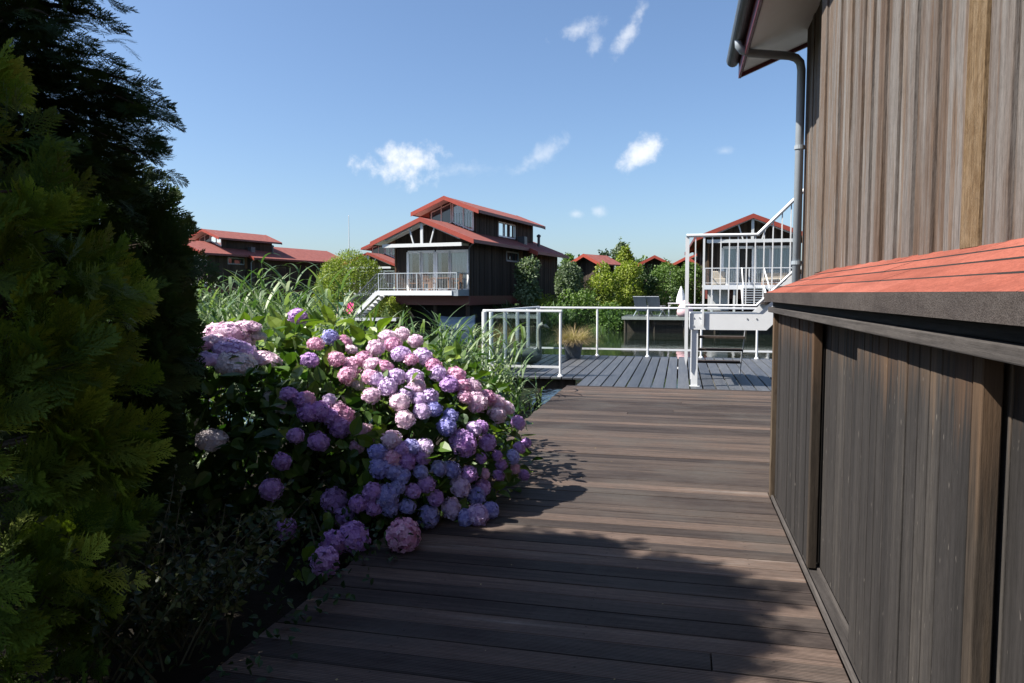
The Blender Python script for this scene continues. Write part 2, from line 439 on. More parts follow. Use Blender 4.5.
b = MB(); x = -3.5; TW = .2
x = -3.62
while x < 9:
    y0 = 12.72 if x < -1.78 else 11.36
    b.box(x, x + TW - .024, y0 + random.uniform(-.01, .01), 17.45, -.075, -.04)
    x += TW
tag(b.build('terrace_deck', M['terrace'], bevel=.004), kind='structure')
b = MB()
b.box(-3.6, -1.8, 12.80, 12.86, -.26, -.077); b.box(-3.45, 9, 14.9, 15.0, -.26, -.077); b.box(-3.45, 9, 17.3, 17.38, -.26, -.077); b.box(-1.8, 9, 11.5, 11.56, -.26, -.077)
for x in (-3.3, -1.5, .5, 2.5, 5): 
    for yy in (13.0, 17.2): b.box(x - .06, x + .06, yy - .06, yy + .06, -1.6, -.262)
tag(b.build('terrace_frame', M['house']), kind='structure')

# ------------------------------------------------------------------ near house on the right
XW, XR, YE, YR = 1.0, 1.29, 5.85, 8.63
h = empty('timber_house', (XW, 0, 0), 'tall weathered timber house with cedar cladding, white soffit and dark gutter beside the path', 'house')
b = MB()
edges_px = [818, 823, 830, 836, 842, 848, 853, 859, 864, 869, 875, 881, 888, 896, 903, 911, 921.5, 932.5, 945, 966.5, 985, 1009]
eds = [float(at_x(p, 150, XW)[1]) for p in edges_px]
while eds[-1] > -3: eds.append(eds[-1] - random.uniform(.14, .2))
for i, (ya, yb) in enumerate(zip(eds, eds[1:])):
    mat = 1 if i == 19 else 0
    ins = (.0, .016, .004, .020)[i % 4]
    if mat: ins = -.012
    b.box(XW + ins, XW + .05, yb + .003, ya - .004, 1.605 + random.uniform(-.004, .004), 4.7, mat=mat)
b.build('cladding', [M['clad'], M['bark_board']], h, bevel=.003)
b = MB()
b.box(XW + .05, 6, -3, YE - .01, 1.2, 4.7); b.box(XR + .05, 6, YE - .01, YR - .05, -.5, 4.7)
b.build('wall_core', M['black'], h)
b = MB(); y = YR
while y > YE + .02:
    w = random.uniform(.1, .17); y2 = max(YE, y - w)
    b.box(XR + random.choice((0, .01)), XR + .045, y2 + .003, y, -.3, 4.75); y = y2
x = XW + .046
while x < XR - .01:
    x2 = min(XR, x + .12); b.box(x, x2 - .003, YE - .02, YE + .01, 1.6, 4.7); x = x2
x = XR + .046
while x < 6:
    b.box(x, x + .137, YR - .03, YR + random.choice((0, .01)), -.3, 4.6 + .41 * max(0, x - 1.4)); x += .14
b.build('side_cladding', M['clad'], h, bevel=.003)
GY = 9.2
b = MB(); b.prism([(.66, 4.165), (.66, 4.30), (6, 6.49), (6, 6.355)], 'y', -3, GY)
b.build('roof', M['tile'], h)
b = MB(); b.prism([(.68, 4.045), (.68, 4.06), (6, 6.24), (6, 6.225)], 'y', -3, 6.93); b.prism([(.68, 4.045), (.68, 4.06), (6, 6.24), (6, 6.225)], 'y', 6.936, GY - .04)
b.build('soffit', M['soffit'], h)
b = MB(); b.box(.63, .658, -3, GY + .01, 3.985, 4.27)
b.prism([(.66, 3.99), (.66, 4.16), (6, 6.35), (6, 6.18)], 'y', GY - .035, GY + .005)
b.build('fascia_board', M['darkred'], h)
b = MB()
prof = [(.565 + .075 * math.cos(t), 4.21 + .085 * math.sin(t)) for t in np.linspace(math.pi, 2 * math.pi, 11)]
prof += [(.565 + .068 * math.cos(t), 4.21 + .078 * math.sin(t)) for t in np.linspace(2 * math.pi, math.pi, 11)]
b.prism(prof, 'y', -3, GY + .03)
b.prism(prof[:11], 'y', GY + .03, GY + .034)
b.build('gutter', M['charcoal'], h)
pts = [(.565, 8.32, 4.16), (.57, 8.32, 4.08), (.61, 8.33, 4.03), (.68, 8.34, 4.005), (1.10, 8.47, 3.985), (1.17, 8.49, 3.965), (1.215, 8.505, 3.92), (1.23, 8.51, 3.84), (1.23, 8.51, -.05)]
b = MB(); b.tube(pts, .044, 14); dp = b.build('downpipe', M['zinc'], h, smooth=True)
for z in (3.02, 1.78):
    b = MB(); b.tube([(1.23, 8.51, z - .02), (1.23, 8.51, z + .02)], .054, 14); b.box(1.27, XR + .01, 8.50, 8.52, z - .012, z + .012)
    k = b.build('pipe_bracket', M['zinc'], None); k.data.transform(Matrix.Translation((-XW, 0, 0))); k.parent = dp

# ------------------------------------------------------------------ storage shed along the path
XS = .67
s = empty('storage_shed', (XS, 2, 0), 'low grey plank storage shed with red shingle roof built against the timber house', 'shed')
b = MB()
xa, za, xb, zb = .595, 1.447, 1.02, 1.617
nC = 4
for i in range(nC):
    t0, t1 = i / nC, (i + 1) / nC + .03
    y = -1.5 + .37 * i
    while y < 5.5:
        y2 = min(5.5 - .0 * i, y + 1.0)
        j = random.uniform(-.004, .004) + (0 if i else 0)
        p = lambda t, dz: (xa + (xb - xa) * (t + j), za + (zb - za) * t + dz)
        (x0, z0), (x1, z1) = p(t0, .007 if i else .006), p(t1, .002)
        b.hexa([(x0, y + .0015, z0 - (.0045 if i else .006)), (x1, y + .0015, z1 - .010), (x1, y2 - .0015, z1 - .010), (x0, y2 - .0015, z0 - (.0045 if i else .006)),
                (x0, y + .0015, z0), (x1, y + .0015, z1), (x1, y2 - .0015, z1), (x0, y2 - .0015, z0)])
        b.m[-1] = 1; b.m[-4] = 1; b.m[-2] = 1
        y = y2
b.build('shingle_roof', [M['shingle'], M['black']], s)
b = MB(); b.prism([(.60, 1.43), (1.02, 1.60), (1.02, 1.57), (.60, 1.40)], 'y', -1.5, 5.49); b.build('roof_board', M['shed_beam'], s)
b = MB(); b.box(.583, .597, -1.5, 3.905, 1.392, 1.452); b.box(.583, .597, 3.909, 5.51, 1.392, 1.452); b.prism([(.597, 1.392), (.597, 1.45), (1.0, 1.605), (1.0, 1.545)], 'y', 5.494, 5.51)
b.build('roof_edge', M['felt'], s)
b = MB(); b.box(.607, .655, -1.5, 5.46, 1.316, 1.352); b.build('beam', M['shed_beam'], s, bevel=.004)
b = MB(); b.box(.638, .66, -1.5, 5.46, 1.354, 1.391); b.build('eaves_board', M['shed_beam'], s)
b = MB(); b.box(.655, .685, -1.5, 5.44, 1.345, 1.40); b.build('door_rail', M['black'], s)
b = MB(); b.box(.64, .70, 5.38, 5.445, 0, 1.316); b.build('corner_post', M['shed_post'], s, bevel=.004)
def door(y0, y1, x, edge=True, label=None, npl=8, bw=.05):
    b = MB(); yy = y1
    ws = np.array([random.uniform(.8, 1.2) for _ in range(npl)]); ws = ws / ws.sum() * (y1 - y0 - (bw if edge else 0))
    for w in ws:
        b.box(x + random.choice((0, .003)), x + .022, yy - w + .010, yy, .02, 1.34); yy -= w
    o = b.build('sliding_door', M['shed'], s, bevel=.0025)
    if label: o['label'] = label
    if edge:
        e = MB(); e.box(x - .003, x + .042, y0 - .004, y0 + bw - .004, .015, 1.335)
        k = e.build('door_edge', M['shed_post'], None, bevel=.004)
        k.data.transform(Matrix.Translation(-Vector(s.location))); k.parent = o
door(3.98, 5.375, XS, npl=12)
door(2.9, 4.3, XS + .06, edge=False, npl=9)
door(1.84, 3.06, XS, npl=11, bw=.055)
door(.1, 2.1, XS + .055, npl=13, label='brown inner sliding door')
door(-1.4, .08, XS, npl=9)
b = MB(); b.box(.645, .660, -1.5, 5.37, 0, .022, rnd=.9); b.box(.715, .728, -1.5, 5.37, 0, .02, rnd=.7); b.box(.66, .715, -1.5, 5.37, 0, .006, rnd=.2)
b.build('floor_track', M['shed_beam'], s)
b = MB(); b.box(.80, .99, -1.5, 5.4, 0, 1.4); b.box(.70, .99, 5.40, 5.44, 0, 1.4); b.build('shed_wall', M['shed'], s)

# ------------------------------------------------------------------ white steel stair to the house door
SY = 11.95
st = empty('steel_stair', (.2, SY, -.04), 'white steel stair with a railed landing and dark treads on the terrace', 'stair')
b = MB(); b.box(.185, .285, SY, SY + .08, -.04, .868); b.box(.165, .32, SY - .02, SY + .10, -.04, -.03); b.build('post', M['white'], st, bevel=.003)
b = MB(); b.box(.185, .285, SY + .98, SY + 1.06, -.04, .868); b.build('post', M['white'], st, bevel=.003)
def stringer(y):
    b = MB()
    b.prism([(.17, .87), (1.31, .87), (3.4, 2.96), (3.4, 3.33), (1.19, 1.13), (.17, 1.13)], 'y', y, y + .018)
    return b
stringer(SY - .02).build('stringer', M['white'], st)
stringer(SY + 1.02).build('stringer', M['white'], st)
b = MB(); b.box(.15, .168, SY - .02, SY + 1.04, .87, 1.13); b.build('end_plate', M['white'], st)
for x, z in ((.21, 1.06), (.21, .93), (.30, 1.06), (1.02, 1.05), (1.16, 1.05)):
    b = MB(); b.tube([(x, SY - .021, z), (x, SY - .028, z)], .012, 8); b.build('bolt', M['steel'], st)
b = MB(); b.box(.17, 1.25, SY, SY + 1.01, 1.09, 1.125); b.build('landing_plate', M['charcoal'], st)
for i in range(8):
    b = MB(); b.box(1.28 + i * .25, 1.53 + i * .25, SY, SY + 1.01, 1.27 + .25 * i, 1.31 + .25 * i); b.build('upper_tread', M['house'], st)
for i, (z, yy, xr) in enumerate(((.70, 13.15, 1.09), (.46, 13.4, 1.08), (.22, 13.65, 1.07))):
    b = MB(); b.box(.28, xr, yy, yy + .24, z - .04, z); b.build('lower_tread', M['house'], st, bevel=.003)
for x in (.262, 1.09):
    b = MB(); b.bar((x, 12.95, .93), (x, 14.0, -.02), .014, .10 if x < 1 else .045, up=(0, .7, .7)); b.build('lower_stringer', M['white'], st)
RY = SY - .045
b = MB(); b.tube([(.08, RY, 2.35), (1.15, RY, 2.35), (3.2, RY, 4.40)], .028, 12); b.build('handrail', M['white'], st, smooth=False)
b = MB(); b.tube([(.08, RY, 1.255), (1.15, RY, 1.255), (3.2, RY, 3.30)], .020, 10); b.build('bottom_rail', M['white'], st)
b = MB(); b.prism([(.065, 2.33), (.125, 2.33), (.125, .42), (.10, .30), (.075, .42)], 'y', RY - .012, RY + .012); b.build('newel', M['white'], st)
b = MB(); b.box(.335, .365, RY - .012, RY + .012, .95, 2.33); b.build('newel', M['white'], st)
for i in range(15):
    x = .22 + i * .128
    if abs(x - .348) < .03: continue
    dz = max(0, x - 1.15)
    b = MB(); b.box(x - .0085, x + .0085, RY - .008, RY + .008, 1.26 + dz, 2.345 + dz); b.build('baluster', M['white'], st)

# ------------------------------------------------------------------ terrace railings
def railing(name, label, a, bb, posts, top=1.10, bot=.13, pr=.026, glassed=True, thick=None, z0=-.04):
    e = empty(name, (a[0], a[1], z0), label, 'railing')
    A, B = Vector((*a, 0)), Vector((*bb, 0)); d = (B - A).normalized()
    b = MB(); b.bar(A + Vector((0, 0, top)) - d * .03, B + Vector((0, 0, top)) + d * .03, .055, .045); b.build('top_rail', M['white'], e, bevel=.01)
    b = MB(); b.bar(A + Vector((0, 0, bot)), B + Vector((0, 0, bot)), .03, .04); b.build('bottom_rail', M['white'], e)
    for i, t in enumerate(posts):
        p = A + d * t; r = thick[i] if thick else pr
        b = MB(); b.tube([p + Vector((0, 0, z0)), p + Vector((0, 0, top - .02))], r, 12)
        b.lathe([(r * 2.1, z0), (r * 2.1, z0 + .012), (r * 1.2, z0 + .04), (r, z0 + .05)], (p.x, p.y, 0), 12)
        b.build('rail_post', M['white'], e)
    if glassed:
        L = (B - A).length; pp = list(posts)
        for t0, t1 in zip(pp, pp[1:]):
            b = MB(); b.bar(A + d * (t0 + .05) + Vector((0, 0, (top + bot) / 2)), A + d * (t1 - .05) + Vector((0, 0, (top + bot) / 2)), .008, top - bot - .09)
            b.build('glass_panel', M['glass'], e)
    return e
railing('glass_railing', 'short white glass railing across the front end of the terrace by the swan', (-3.47, 12.83), (-2.07, 12.83), [0, 1.40], thick=[.05, .024], top=1.13)
railing('glass_railing', 'white glass railing running down the reed side of the terrace', (-3.44, 13.2), (-3.3, 17.18), [.0, .97, 1.94, 2.9, 3.9], pr=.04, top=1.115)
railing('glass_railing', 'long white glass railing along the water edge of the terrace', (-3.3, 17.3), (8.0, 17.3), [.0, 1.39, 2.57, 3.78, 5.0, 6.2, 7.4, 8.6, 9.8, 11.3], pr=.024)

# swan statue
def swan():
    c = at_z(526, 367, -.04)
    e = empty('swan_statue', c, 'grey stone swan with raised neck standing on the terrace boards', 'statue')
    b = MB(); X, Y, Z = c
    # body along X, tail to the left
    prof = [(-.62, .16, .015), (-.5, .16, .05), (-.34, .19, .10), (-.15, .20, .145), (.05, .20, .165), (.2, .19, .14), (.29, .21, .09), (.33, .22, .02)]
    b.tube([(X + p, Y, Z + q + .03) for p, q, r in prof], [r for *_, r in prof], 14)
    neck = [(.24, .24, .085), (.27, .34, .06), (.27, .46, .045), (.26, .62, .038), (.26, .76, .036), (.285, .84, .04), (.33, .865, .05), (.38, .845, .042), (.44, .81, .022), (.48, .79, .008)]
    b.tube([(X + p, Y, Z + q) for p, q, r in neck], [r for *_, r in neck], 12)
    b.build('body', M['stone'], e, smooth=True)
    b = MB(); b.lathe([(.2, 0), (.22, .02), (.18, .05), (.12, .07)], (X, Y, Z), 16); b.build('base', M['stone'], e)
    for sgn in (-1, 1):
        b = MB(); b.tube([(X + .15, Y + sgn * .13, Z + .24), (X - .1, Y + sgn * .16, Z + .26), (X - .35, Y + sgn * .12, Z + .24), (X - .6, Y + sgn * .06, Z + .2)], [.05, .075, .06, .01], 10)
        b.build('wing', M['stone'], e, smooth=True)
swan()

def blades(b, n, base_r, L, spread, c, w=.006, droop=.5, seg=4):
    for _ in range(n):
        a = random.uniform(0, 2 * math.pi); r = base_r * math.sqrt(random.random())
        p = np.array((c[0] + r * math.cos(a), c[1] + r * math.sin(a), c[2]))
        a2 = a + random.uniform(-.6, .6); l = L * random.uniform(.6, 1.1); s_ = spread * random.uniform(.2, 1)
        d = np.array((math.cos(a2) * s_, math.sin(a2) * s_, 1.0)); d /= np.linalg.norm(d)
        side = np.array((-math.sin(a2 + random.uniform(-1, 1)), math.cos(a2), 0)); side /= np.linalg.norm(side)
        pts = [p]; dd = d.copy()
        for k in range(seg):
            pts.append(pts[-1] + dd * l / seg)
            dd = dd + np.array((math.cos(a2), math.sin(a2), 0)) * droop * .3 * s_ - np.array((0, 0, droop * .35 * s_ * (k + 1) / seg)); dd /= np.linalg.norm(dd)
        ww = [w * q for q in np.linspace(1, .1, seg + 1)]
        V = [[pts[k] - side * ww[k], pts[k] + side * ww[k], pts[k + 1] + side * ww[k + 1], pts[k + 1] - side * ww[k + 1]] for k in range(seg)]
        b.quads(V, random.random())
def grass_pot(px, py, label, sc=1.0):
    c = at_z(px, py, -.04)
    e = empty('planter', c, label, 'potted grass', 'dry grasses in pots on the terrace')
    b = MB(); b.lathe([(.15 * sc, 0), (.19 * sc, .28 * sc), (.205 * sc, .28 * sc), (.205 * sc, .31 * sc), (.175 * sc, .31 * sc), (.17 * sc, .27 * sc), (.001, .27 * sc)], c, 24); b.build('pot', M['pot'], e, smooth=False)
    b = MB(); blades(b, 1300, .15 * sc, .56 * sc, 1.7, (c[0], c[1], c[2] + .27 * sc), .005, 1.5, 5); b.build('grass_tuft', M['dry'], e)
grass_pot(573, 358, 'tan dry grass in a dark pot standing in the open on the terrace', 1.15)
grass_pot(505, 363, 'tan dry grass in a dark pot behind the side glass railing next to reeds', 1.0)
# ------------------------------------------------------------------ holiday houses on the water
def add(parent, name, mb, mat, **k):
    return mb.build(name, mat, parent, world=False, **k)
def window(parent, name, poly, y, fw=.07, mat='offwhite', curtain=0, axis='y', split=(), sgn=-1, open_=False):
    """frame part with pane sub-part; poly in (u,z); axis y: plane y=const, axis x: plane x=const"""
    P = (lambda u, z, d: (u, y + sgn * d, z)) if axis == 'y' else (lambda u, z, d: (y + sgn * d, u, z))
    b = MB(); n = len(poly)
    for i in range(n):
        (u0, z0), (u1, z1) = poly[i], poly[(i + 1) % n]
        b.bar(P(u0, z0, .03), P(u1, z1, .03), .06, fw, up=(0, 0, 1) if abs(z1 - z0) < abs(u1 - u0) else ((1, 0, 0) if axis == 'y' else (0, 1, 0)))
    zs = [q[1] for q in poly]
    for u in split: b.bar(P(u, min(zs), .032), P(u, max(zs), .032), fw, .05, up=(1, 0, 0) if axis == 'x' else (0, 1, 0))
    f = add(parent, name, b, M[mat])
    if not open_:
        g = MB(); vs = [P(u, z, .012) for u, z in poly] + [P(u, z, .018) for u, z in poly]
        g.raw(vs, [tuple(range(n)), tuple(range(2 * n - 1, n - 1, -1))] + [(i, (i + 1) % n, n + (i + 1) % n, n + i) for i in range(n)])
        k = g.build('pane', M['thinglass'] if curtain else M['pane'], None); k.parent = f
        if curtain:
            c = MB(); us = [q[0] for q in poly]; u0, u1 = min(us), max(us); m = 26
            uu = np.linspace(u0, u1 if curtain == 1 else u0 + (u1 - u0) * curtain, m)
            vs = []
            for i, u in enumerate(uu):
                d = -.05 - .03 * math.sin(i * 1.9)
                zt = np.interp(u, *zip(*sorted((q[0], q[1]) for q in poly if q[1] > (min(zs) + max(zs)) / 2))) if n > 3 else max(zs)
                vs += [P(u, min(zs) + .02, d), P(u, zt - .02, d)]
            c.raw(vs, [(2 * i, 2 * i + 2, 2 * i + 3, 2 * i + 1) for i in range(m - 1)])
            k = c.build('curtain', M['curtain'], None); k.parent = f
    return f
def boards(b, u0, u1, plane, axis, z0, ztop, bw=.2, sgn=1):
    u = u0
    while u < u1 - .01:
        u2 = min(u1, u + bw * random.uniform(.8, 1.2)); o = random.choice((0, .02))
        za, zb = ztop(u), ztop(u2)
        pl = plane + sgn * o
        q = lambda uu, d, z: (uu, d, z) if axis == 'y' else (d, uu, z)
        b.hexa([q(u, pl, z0), q(u2 - .01, pl, z0), q(u2 - .01, plane - sgn * .1, z0), q(u, plane - sgn * .1, z0),
                q(u, pl, za), q(u2 - .01, pl, zb), q(u2 - .01, plane - sgn * .1, zb), q(u, plane - sgn * .1, za)])
        u = u2
def house(name, loc, rz, label, zf=1.75, stair=None, near=True, group=None, length=14.25, Ls=7.93, U=13.77, uz=0.0, upper=True, shut=False):
    e = empty(name, loc, label, 'house', group, rz)
    hw, rw, ap, sl = 2.45, 3.35, 5.85, .40
    rf = lambda x: ap - sl * abs(x)
    b = MB()
    b.box(-hw + .1, hw - .1, .12, length, zf - .35, 4.7); b.box(hw - .2, 3.1, Ls + .1, length, zf - .35, 4.4)
    if upper: b.box(-1.5, 1.5, 2.8, U - .8, 4.6, 6.6 + uz)
    add(e, 'wall_core', b, M['interior'])
    b = MB()
    if near:
        boards(b, -hw, -1.62, 0, 'y', zf - .3, lambda u: rf(u) - .06, .17, -1)
        boards(b, -1.62, hw, 0, 'y', 4.12, lambda u: rf(u) - .06, .2, -1)
    else: boards(b, -hw, hw, 0, 'y', zf - .3, lambda u: rf(u) - .06, .4, -1)
    bw = .2 if near else .5
    boards(b, 0, Ls, hw, 'x', zf - .3, lambda u: rf(hw) - .05, bw)
    boards(b, Ls, length, 3.12, 'x', zf - .6, lambda u: rf(3.12) - .05, bw)
    boards(b, hw, 3.12, Ls, 'y', zf - .6, lambda u: rf(u) - .05, bw, -1)
    boards(b, 0, length, -hw, 'x', zf - .3, lambda u: rf(hw) - .05, bw, -1)
    boards(b, -hw, 3.12, length, 'y', zf - .6, lambda u: rf(u) - .06, .4)
    add(e, 'wall', b, M['house'])
    b = MB()
    if upper:
      boards(b, 2.75, U - .7, 1.6, 'x', 5.0, lambda u: 6.66 + uz, bw); boards(b, 2.75, U - .7, -1.6, 'x', 5.0, lambda u: 6.66 + uz, bw, -1)
      boards(b, -1.6, 1.6, U - .7, 'y', 5.0, lambda u: 7.2 + uz - .4 * abs(u), .4); boards(b, -1.6, -1.45, 2.75, 'y', 5, lambda u: 6.6 + uz, .2, -1); boards(b, 1.45, 1.6, 2.75, 'y', 5, lambda u: 6.6 + uz, .2, -1)
      add(e, 'upper_wall', b, M['house'])
    # roofs
    def roof(nm, half, apx, y0, y1, th, right=None, ov=0):
        b = MB(); hr = right or half
        b.prism([(-half, apx - sl * half), (0, apx), (0, apx + th), (-half, apx - sl * half + th)], 'y', y0, y1)
        b.prism([(0, apx), (hr, apx - sl * hr), (hr, apx - sl * hr + th), (0, apx + th)], 'y', y0, y1)
        return b
    r1 = roof('r', rw, ap, -1.35, Ls - .25, .10); r1.prism([(0, ap), (3.9, rf(3.9)), (3.9, rf(3.9) + .10), (0, ap + .10)], 'y', Ls - .25, length + .5)
    r1.prism([(-rw, rf(rw)), (0, ap), (0, ap + .1), (-rw, rf(rw) + .1)], 'y', Ls - .25, length + .5)
    main = add(e, 'roof', r1, M['tile'])
    if upper: up = add(e, 'upper_roof', roof('u', 2.3, 7.42 + uz, 1.65, U, .09), M['tile'])
    def verge(par, half0, half1, apx, y, both=True, h=.27, w=.05):
        b = MB()
        f = lambda x: apx + .115 - sl * abs(x)
        if both: b.prism([(-half1 - .02, f(half1)), (0, f(0)), (half1 + .02, f(half1)), (half1 + .02, f(half1) - h), (0, f(0) - h), (-half1 - .02, f(half1) - h)], 'y', y - w, y)
        else: b.prism([(half0, f(half0)), (half1 + .02, f(half1)), (half1 + .02, f(half1) - h), (half0, f(half0) - h)], 'y', y - w, y)
        k = b.build('bargeboard', M['red'], None); k.parent = par
    verge(main, 0, rw, ap, -1.35); verge(main, 2.6, 3.9, ap, Ls - .25, False, .3); verge(main, 0, 3.4, ap, length + .55)
    if upper: verge(up, 0, 2.3, 7.42 + uz, 1.65, h=.25); verge(up, 0, 2.3, 7.42 + uz, U + .05, h=.24)
    b = MB()
    b.box(rw - .01, rw + .03, -1.35, Ls - .3, rf(rw) - .09, rf(rw) + .1); b.box(3.89, 3.93, Ls - .25, length + .5, rf(3.9) - .09, rf(3.9) + .1); b.box(-rw - .03, -rw + .01, -1.35, length + .5, rf(rw) - .09, rf(rw) + .1)
    k = b.build('eaves_board', M['red_beam'], None); k.parent = main
    if upper: b = MB(); b.box(2.29, 2.33, 1.7, U, 6.42 + uz, 6.6 + uz); b.box(-2.33, -2.29, 1.7, U, 6.42 + uz, 6.6 + uz); k = b.build('eaves_board', M['red_beam'], None); k.parent = up
    b = MB()
    b.prism([(-rw + .05, rf(rw) - .01), (0, ap - .03), (rw - .05, rf(rw) - .01), (rw - .05, rf(rw) - .04), (0, ap - .06), (-rw + .05, rf(rw) - .04)], 'y', -1.3, -.04)
    if upper: b.prism([(q_[0], q_[1] + uz) for q_ in ((-2.25, 6.5), (0, 7.40), (2.25, 6.5), (2.25, 6.47), (0, 7.37), (-2.25, 6.47))], 'y', 1.7, 2.7)
    add(e, 'soffit', b, M['offwhite'])
    # open gable truss
    b = MB(); yq = -1.2
    b.box(-2.62, 2.55, yq - .05, yq + .05, 4.27, 4.47); b.bar((0, yq, 4.47), (0, yq, ap - .1), .16, .09, up=(0, 1, 0))
    for sg in (-1, 1):
        b.bar((sg * .55, yq, 4.47), (sg * .85, yq, rf(.85) - .05), .07, .08, up=(0, 1, 0))
        b.bar((sg * 2.45, yq, rf(2.45) - .16), (sg * .05, yq, ap - .14), .09, .14)
        b.box(sg * 2.4 - .05, sg * 2.4 + .05, yq, 0, 4.33, 4.45)
    add(e, 'gable_truss', b, M['offwhite'])
    # windows
    w1 = lambda poly, **k: window(e, 'window', poly, 0, **k)
    zd0, zd1 = zf + .03, 4.05
    doors = [(-1.6, -.72, .3), (-.68, .2, .5), (.32, 1.2, .35), (1.22, 2.4, 1)]
    for i, (a_, c_, cu) in enumerate(doors):
        window(e, 'glass_door', [(a_, zd0), (c_, zd0), (c_, zd1), (a_, zd1)], -.0, .16, 'soffit', curtain=(1 if shut else cu) if near else 0, open_=(shut and i == 1))
    zb = lambda x: rf(x) + .2
    if upper:
      window(e, 'upper_window', [(.06, zb(.06)), (1.45, zb(1.45)), (1.45, 6.68 + uz), (.06, 7.2 + uz)], 2.75, .07, 'white', curtain=1, split=(.78,))
      window(e, 'upper_window', [(-.06, zb(.06)), (-1.45, zb(1.45)), (-1.45, 6.68 + uz), (-.06, 7.2 + uz)], 2.75, .07, 'offwhite', curtain=0, split=(-.75,))
      if near: window(e, 'side_window', [(6.3, 5.4), (9.3, 5.4), (9.3, 6.32), (6.3, 6.32)], 1.6, .09, 'white', curtain=.4, axis='x', split=(7.2, 8.3), sgn=1)
    window(e, 'side_window', [(Ls - 2.3, 3.72), (Ls - .2, 3.72), (Ls - .2, 4.3), (Ls - 2.3, 4.3)], hw, .10, 'zinc', axis='x', sgn=1)
    b = MB(); b.box(hw + .0, hw + .30, Ls - .08, Ls - .03, 3.3, 4.5); add(e, 'corner_panel', b, M['teak'])
    for x in (hw - .04, -hw - .05): b = MB(); b.box(x, x + .1, -.06, .0, zf - .3, 4.6); add(e, 'corner_board', b, M['shed'])
    b = MB(); b.tube([(2.85, -.2, 4.48), (2.6, -.2, 4.3), (hw + .08, -.2, 4.15), (hw + .08, -.2, zf - 1.0)], .055, 8); add(e, 'downpipe', b, M['charcoal'])
    b = MB(); b.tube([(3.75, Ls + .3, 4.3), (3.4, Ls + .1, 4.1), (3.2, Ls + .05, 3.9), (3.2, Ls + .05, zf - .6)], .05, 8); add(e, 'downpipe', b, M['zinc'])
    b = MB(); b.tube([(2.3, U - 1.4, 4.8), (2.3, U - 1.4, 5.75)], .10, 10); b.lathe([(.16, 0), (.16, .12), (.04, .2)], (2.3, U - 1.4, 5.72), 10); add(e, 'flue', b, M['charcoal'])
    b = MB(); b.box(1.85, 2.35, U - 4.5, U - 3.95, 5.0, 5.55); add(e, 'roof_vent', b, M['charcoal'])
    # base, balcony
    b = MB(); b.box(-hw - .02, hw + .04, -.04, Ls, zf - .85, zf - .31); b.box(hw, 3.15, Ls + .02, length, zf - 1.1, zf - .61)
    add(e, 'base_beam', b, M['red_beam'])
    for yy in (.4, 4, Ls - .3):
        for xx in (-hw + .3, 0, hw - .3):
            b = MB(); b.tube([(xx, yy, -1.6), (xx, yy, zf - .86)], .13, 8); add(e, 'stilt', b, M['house'])
    b = MB(); b.box(-hw + .1, hw - .3, 1.2, 1.3, -1.5, zf - .86); add(e, 'under_shade', b, M['black'])  # black panels and block stand in for the shade below the house
    b = MB(); b.box(hw - .4, hw - .3, 1.31, Ls, -1.5, zf - .86); add(e, 'under_shade', b, M['black'])
    b = MB(); b.box(-hw + .2, 3.1, Ls + .2, length, -1.4, zf - 1.1); add(e, 'under_shade', b, M['black'])
    bl = 1.55
    b = MB(); b.box(-hw - .35, hw - .08, -bl, -.07, zf - .13, zf); b.box(-hw - .36, hw - .35, -bl - .06, -bl - .002, zf - .27, zf + .0)
    bal = add(e, 'balcony', b, M['white'])
    b = MB(); b.box(hw - .34, hw + .02, -bl + .0, -.065, zf - .30, zf + .05); k = b.build('balcony_end', M['zinc'], None); k.parent = bal
    b = MB()
    yr = -bl + .02
    b.bar((-hw - .3, yr, zf + 1.0), (hw - .05, yr, zf + 1.0), .05, .05); b.bar((-hw - .3, yr, zf + .12), (hw - .05, yr, zf + .12), .03, .03)
    b.bar((hw - .06, yr, zf + 1.0), (hw - .06, -.05, zf + 1.0), .05, .05)
    if not stair == 'left': b.bar((-hw - .28, yr, zf + 1.0), (-hw - .28, -.05, zf + 1.0), .05, .05)
    for i in range(5 if near else 3):
        x = -hw - .28 + (2 * hw + .2) * i / (4 if near else 2); b.box(x - .025, x + .025, yr - .02, yr + .02, zf, zf + 1.0)
    k = b.build('balcony_rail', M['white'] if stair == 'front' else M['steel'], None); k.parent = bal
    if near:
        b = MB()
        for i in range(48):
            x = -hw - .25 + (2 * hw + .15) * i / 47; b.box(x - .006, x + .006, yr - .005, yr + .005, zf + .12, zf + 1.0)
        k = b.build('rail_bars', M['steel'], None); k.parent = bal
    if stair == 'left':
        x0, z0, x1, z1 = -hw - .35, zf, -hw - 2.15, .12
        ss = MB(); ss.bar((x0, -bl - .03, z0 - .12), (x1, -bl - .03, z1), .05, .26); sto = add(e, 'stair', ss, M['white'])
        ss = MB(); ss.bar((x0, -bl + .95, z0 - .12), (x1, -bl + .95, z1), .05, .26); k = ss.build('stringer', M['white'], None); k.parent = sto
        for i in range(8):
            t_ = (i + .5) / 8; b = MB(); xx = x0 + (x1 - x0) * t_; zz = z0 + (z1 - z0) * t_
            b.box(xx - .13, xx + .13, -bl, -bl + .92, zz - .06, zz - .02); k = b.build('tread', M['steel'], None); k.parent = sto
        b = MB()
        for yy in (-bl - .03, -bl + .95):
            b.bar((x0, yy, z0 + 1.0), (x1, yy, z1 + 1.0), .05, .05); b.bar((x1, yy, z1 - .1), (x1, yy, z1 + 1.0), .05, .05, up=(1, 0, 0))
            for i in range(1, 20):
                t_ = i / 20; xx = x0 + (x1 - x0) * t_; zz = z0 + (z1 - z0) * t_; b.box(xx - .006, xx + .006, yy - .006, yy + .006, zz, zz + 1)
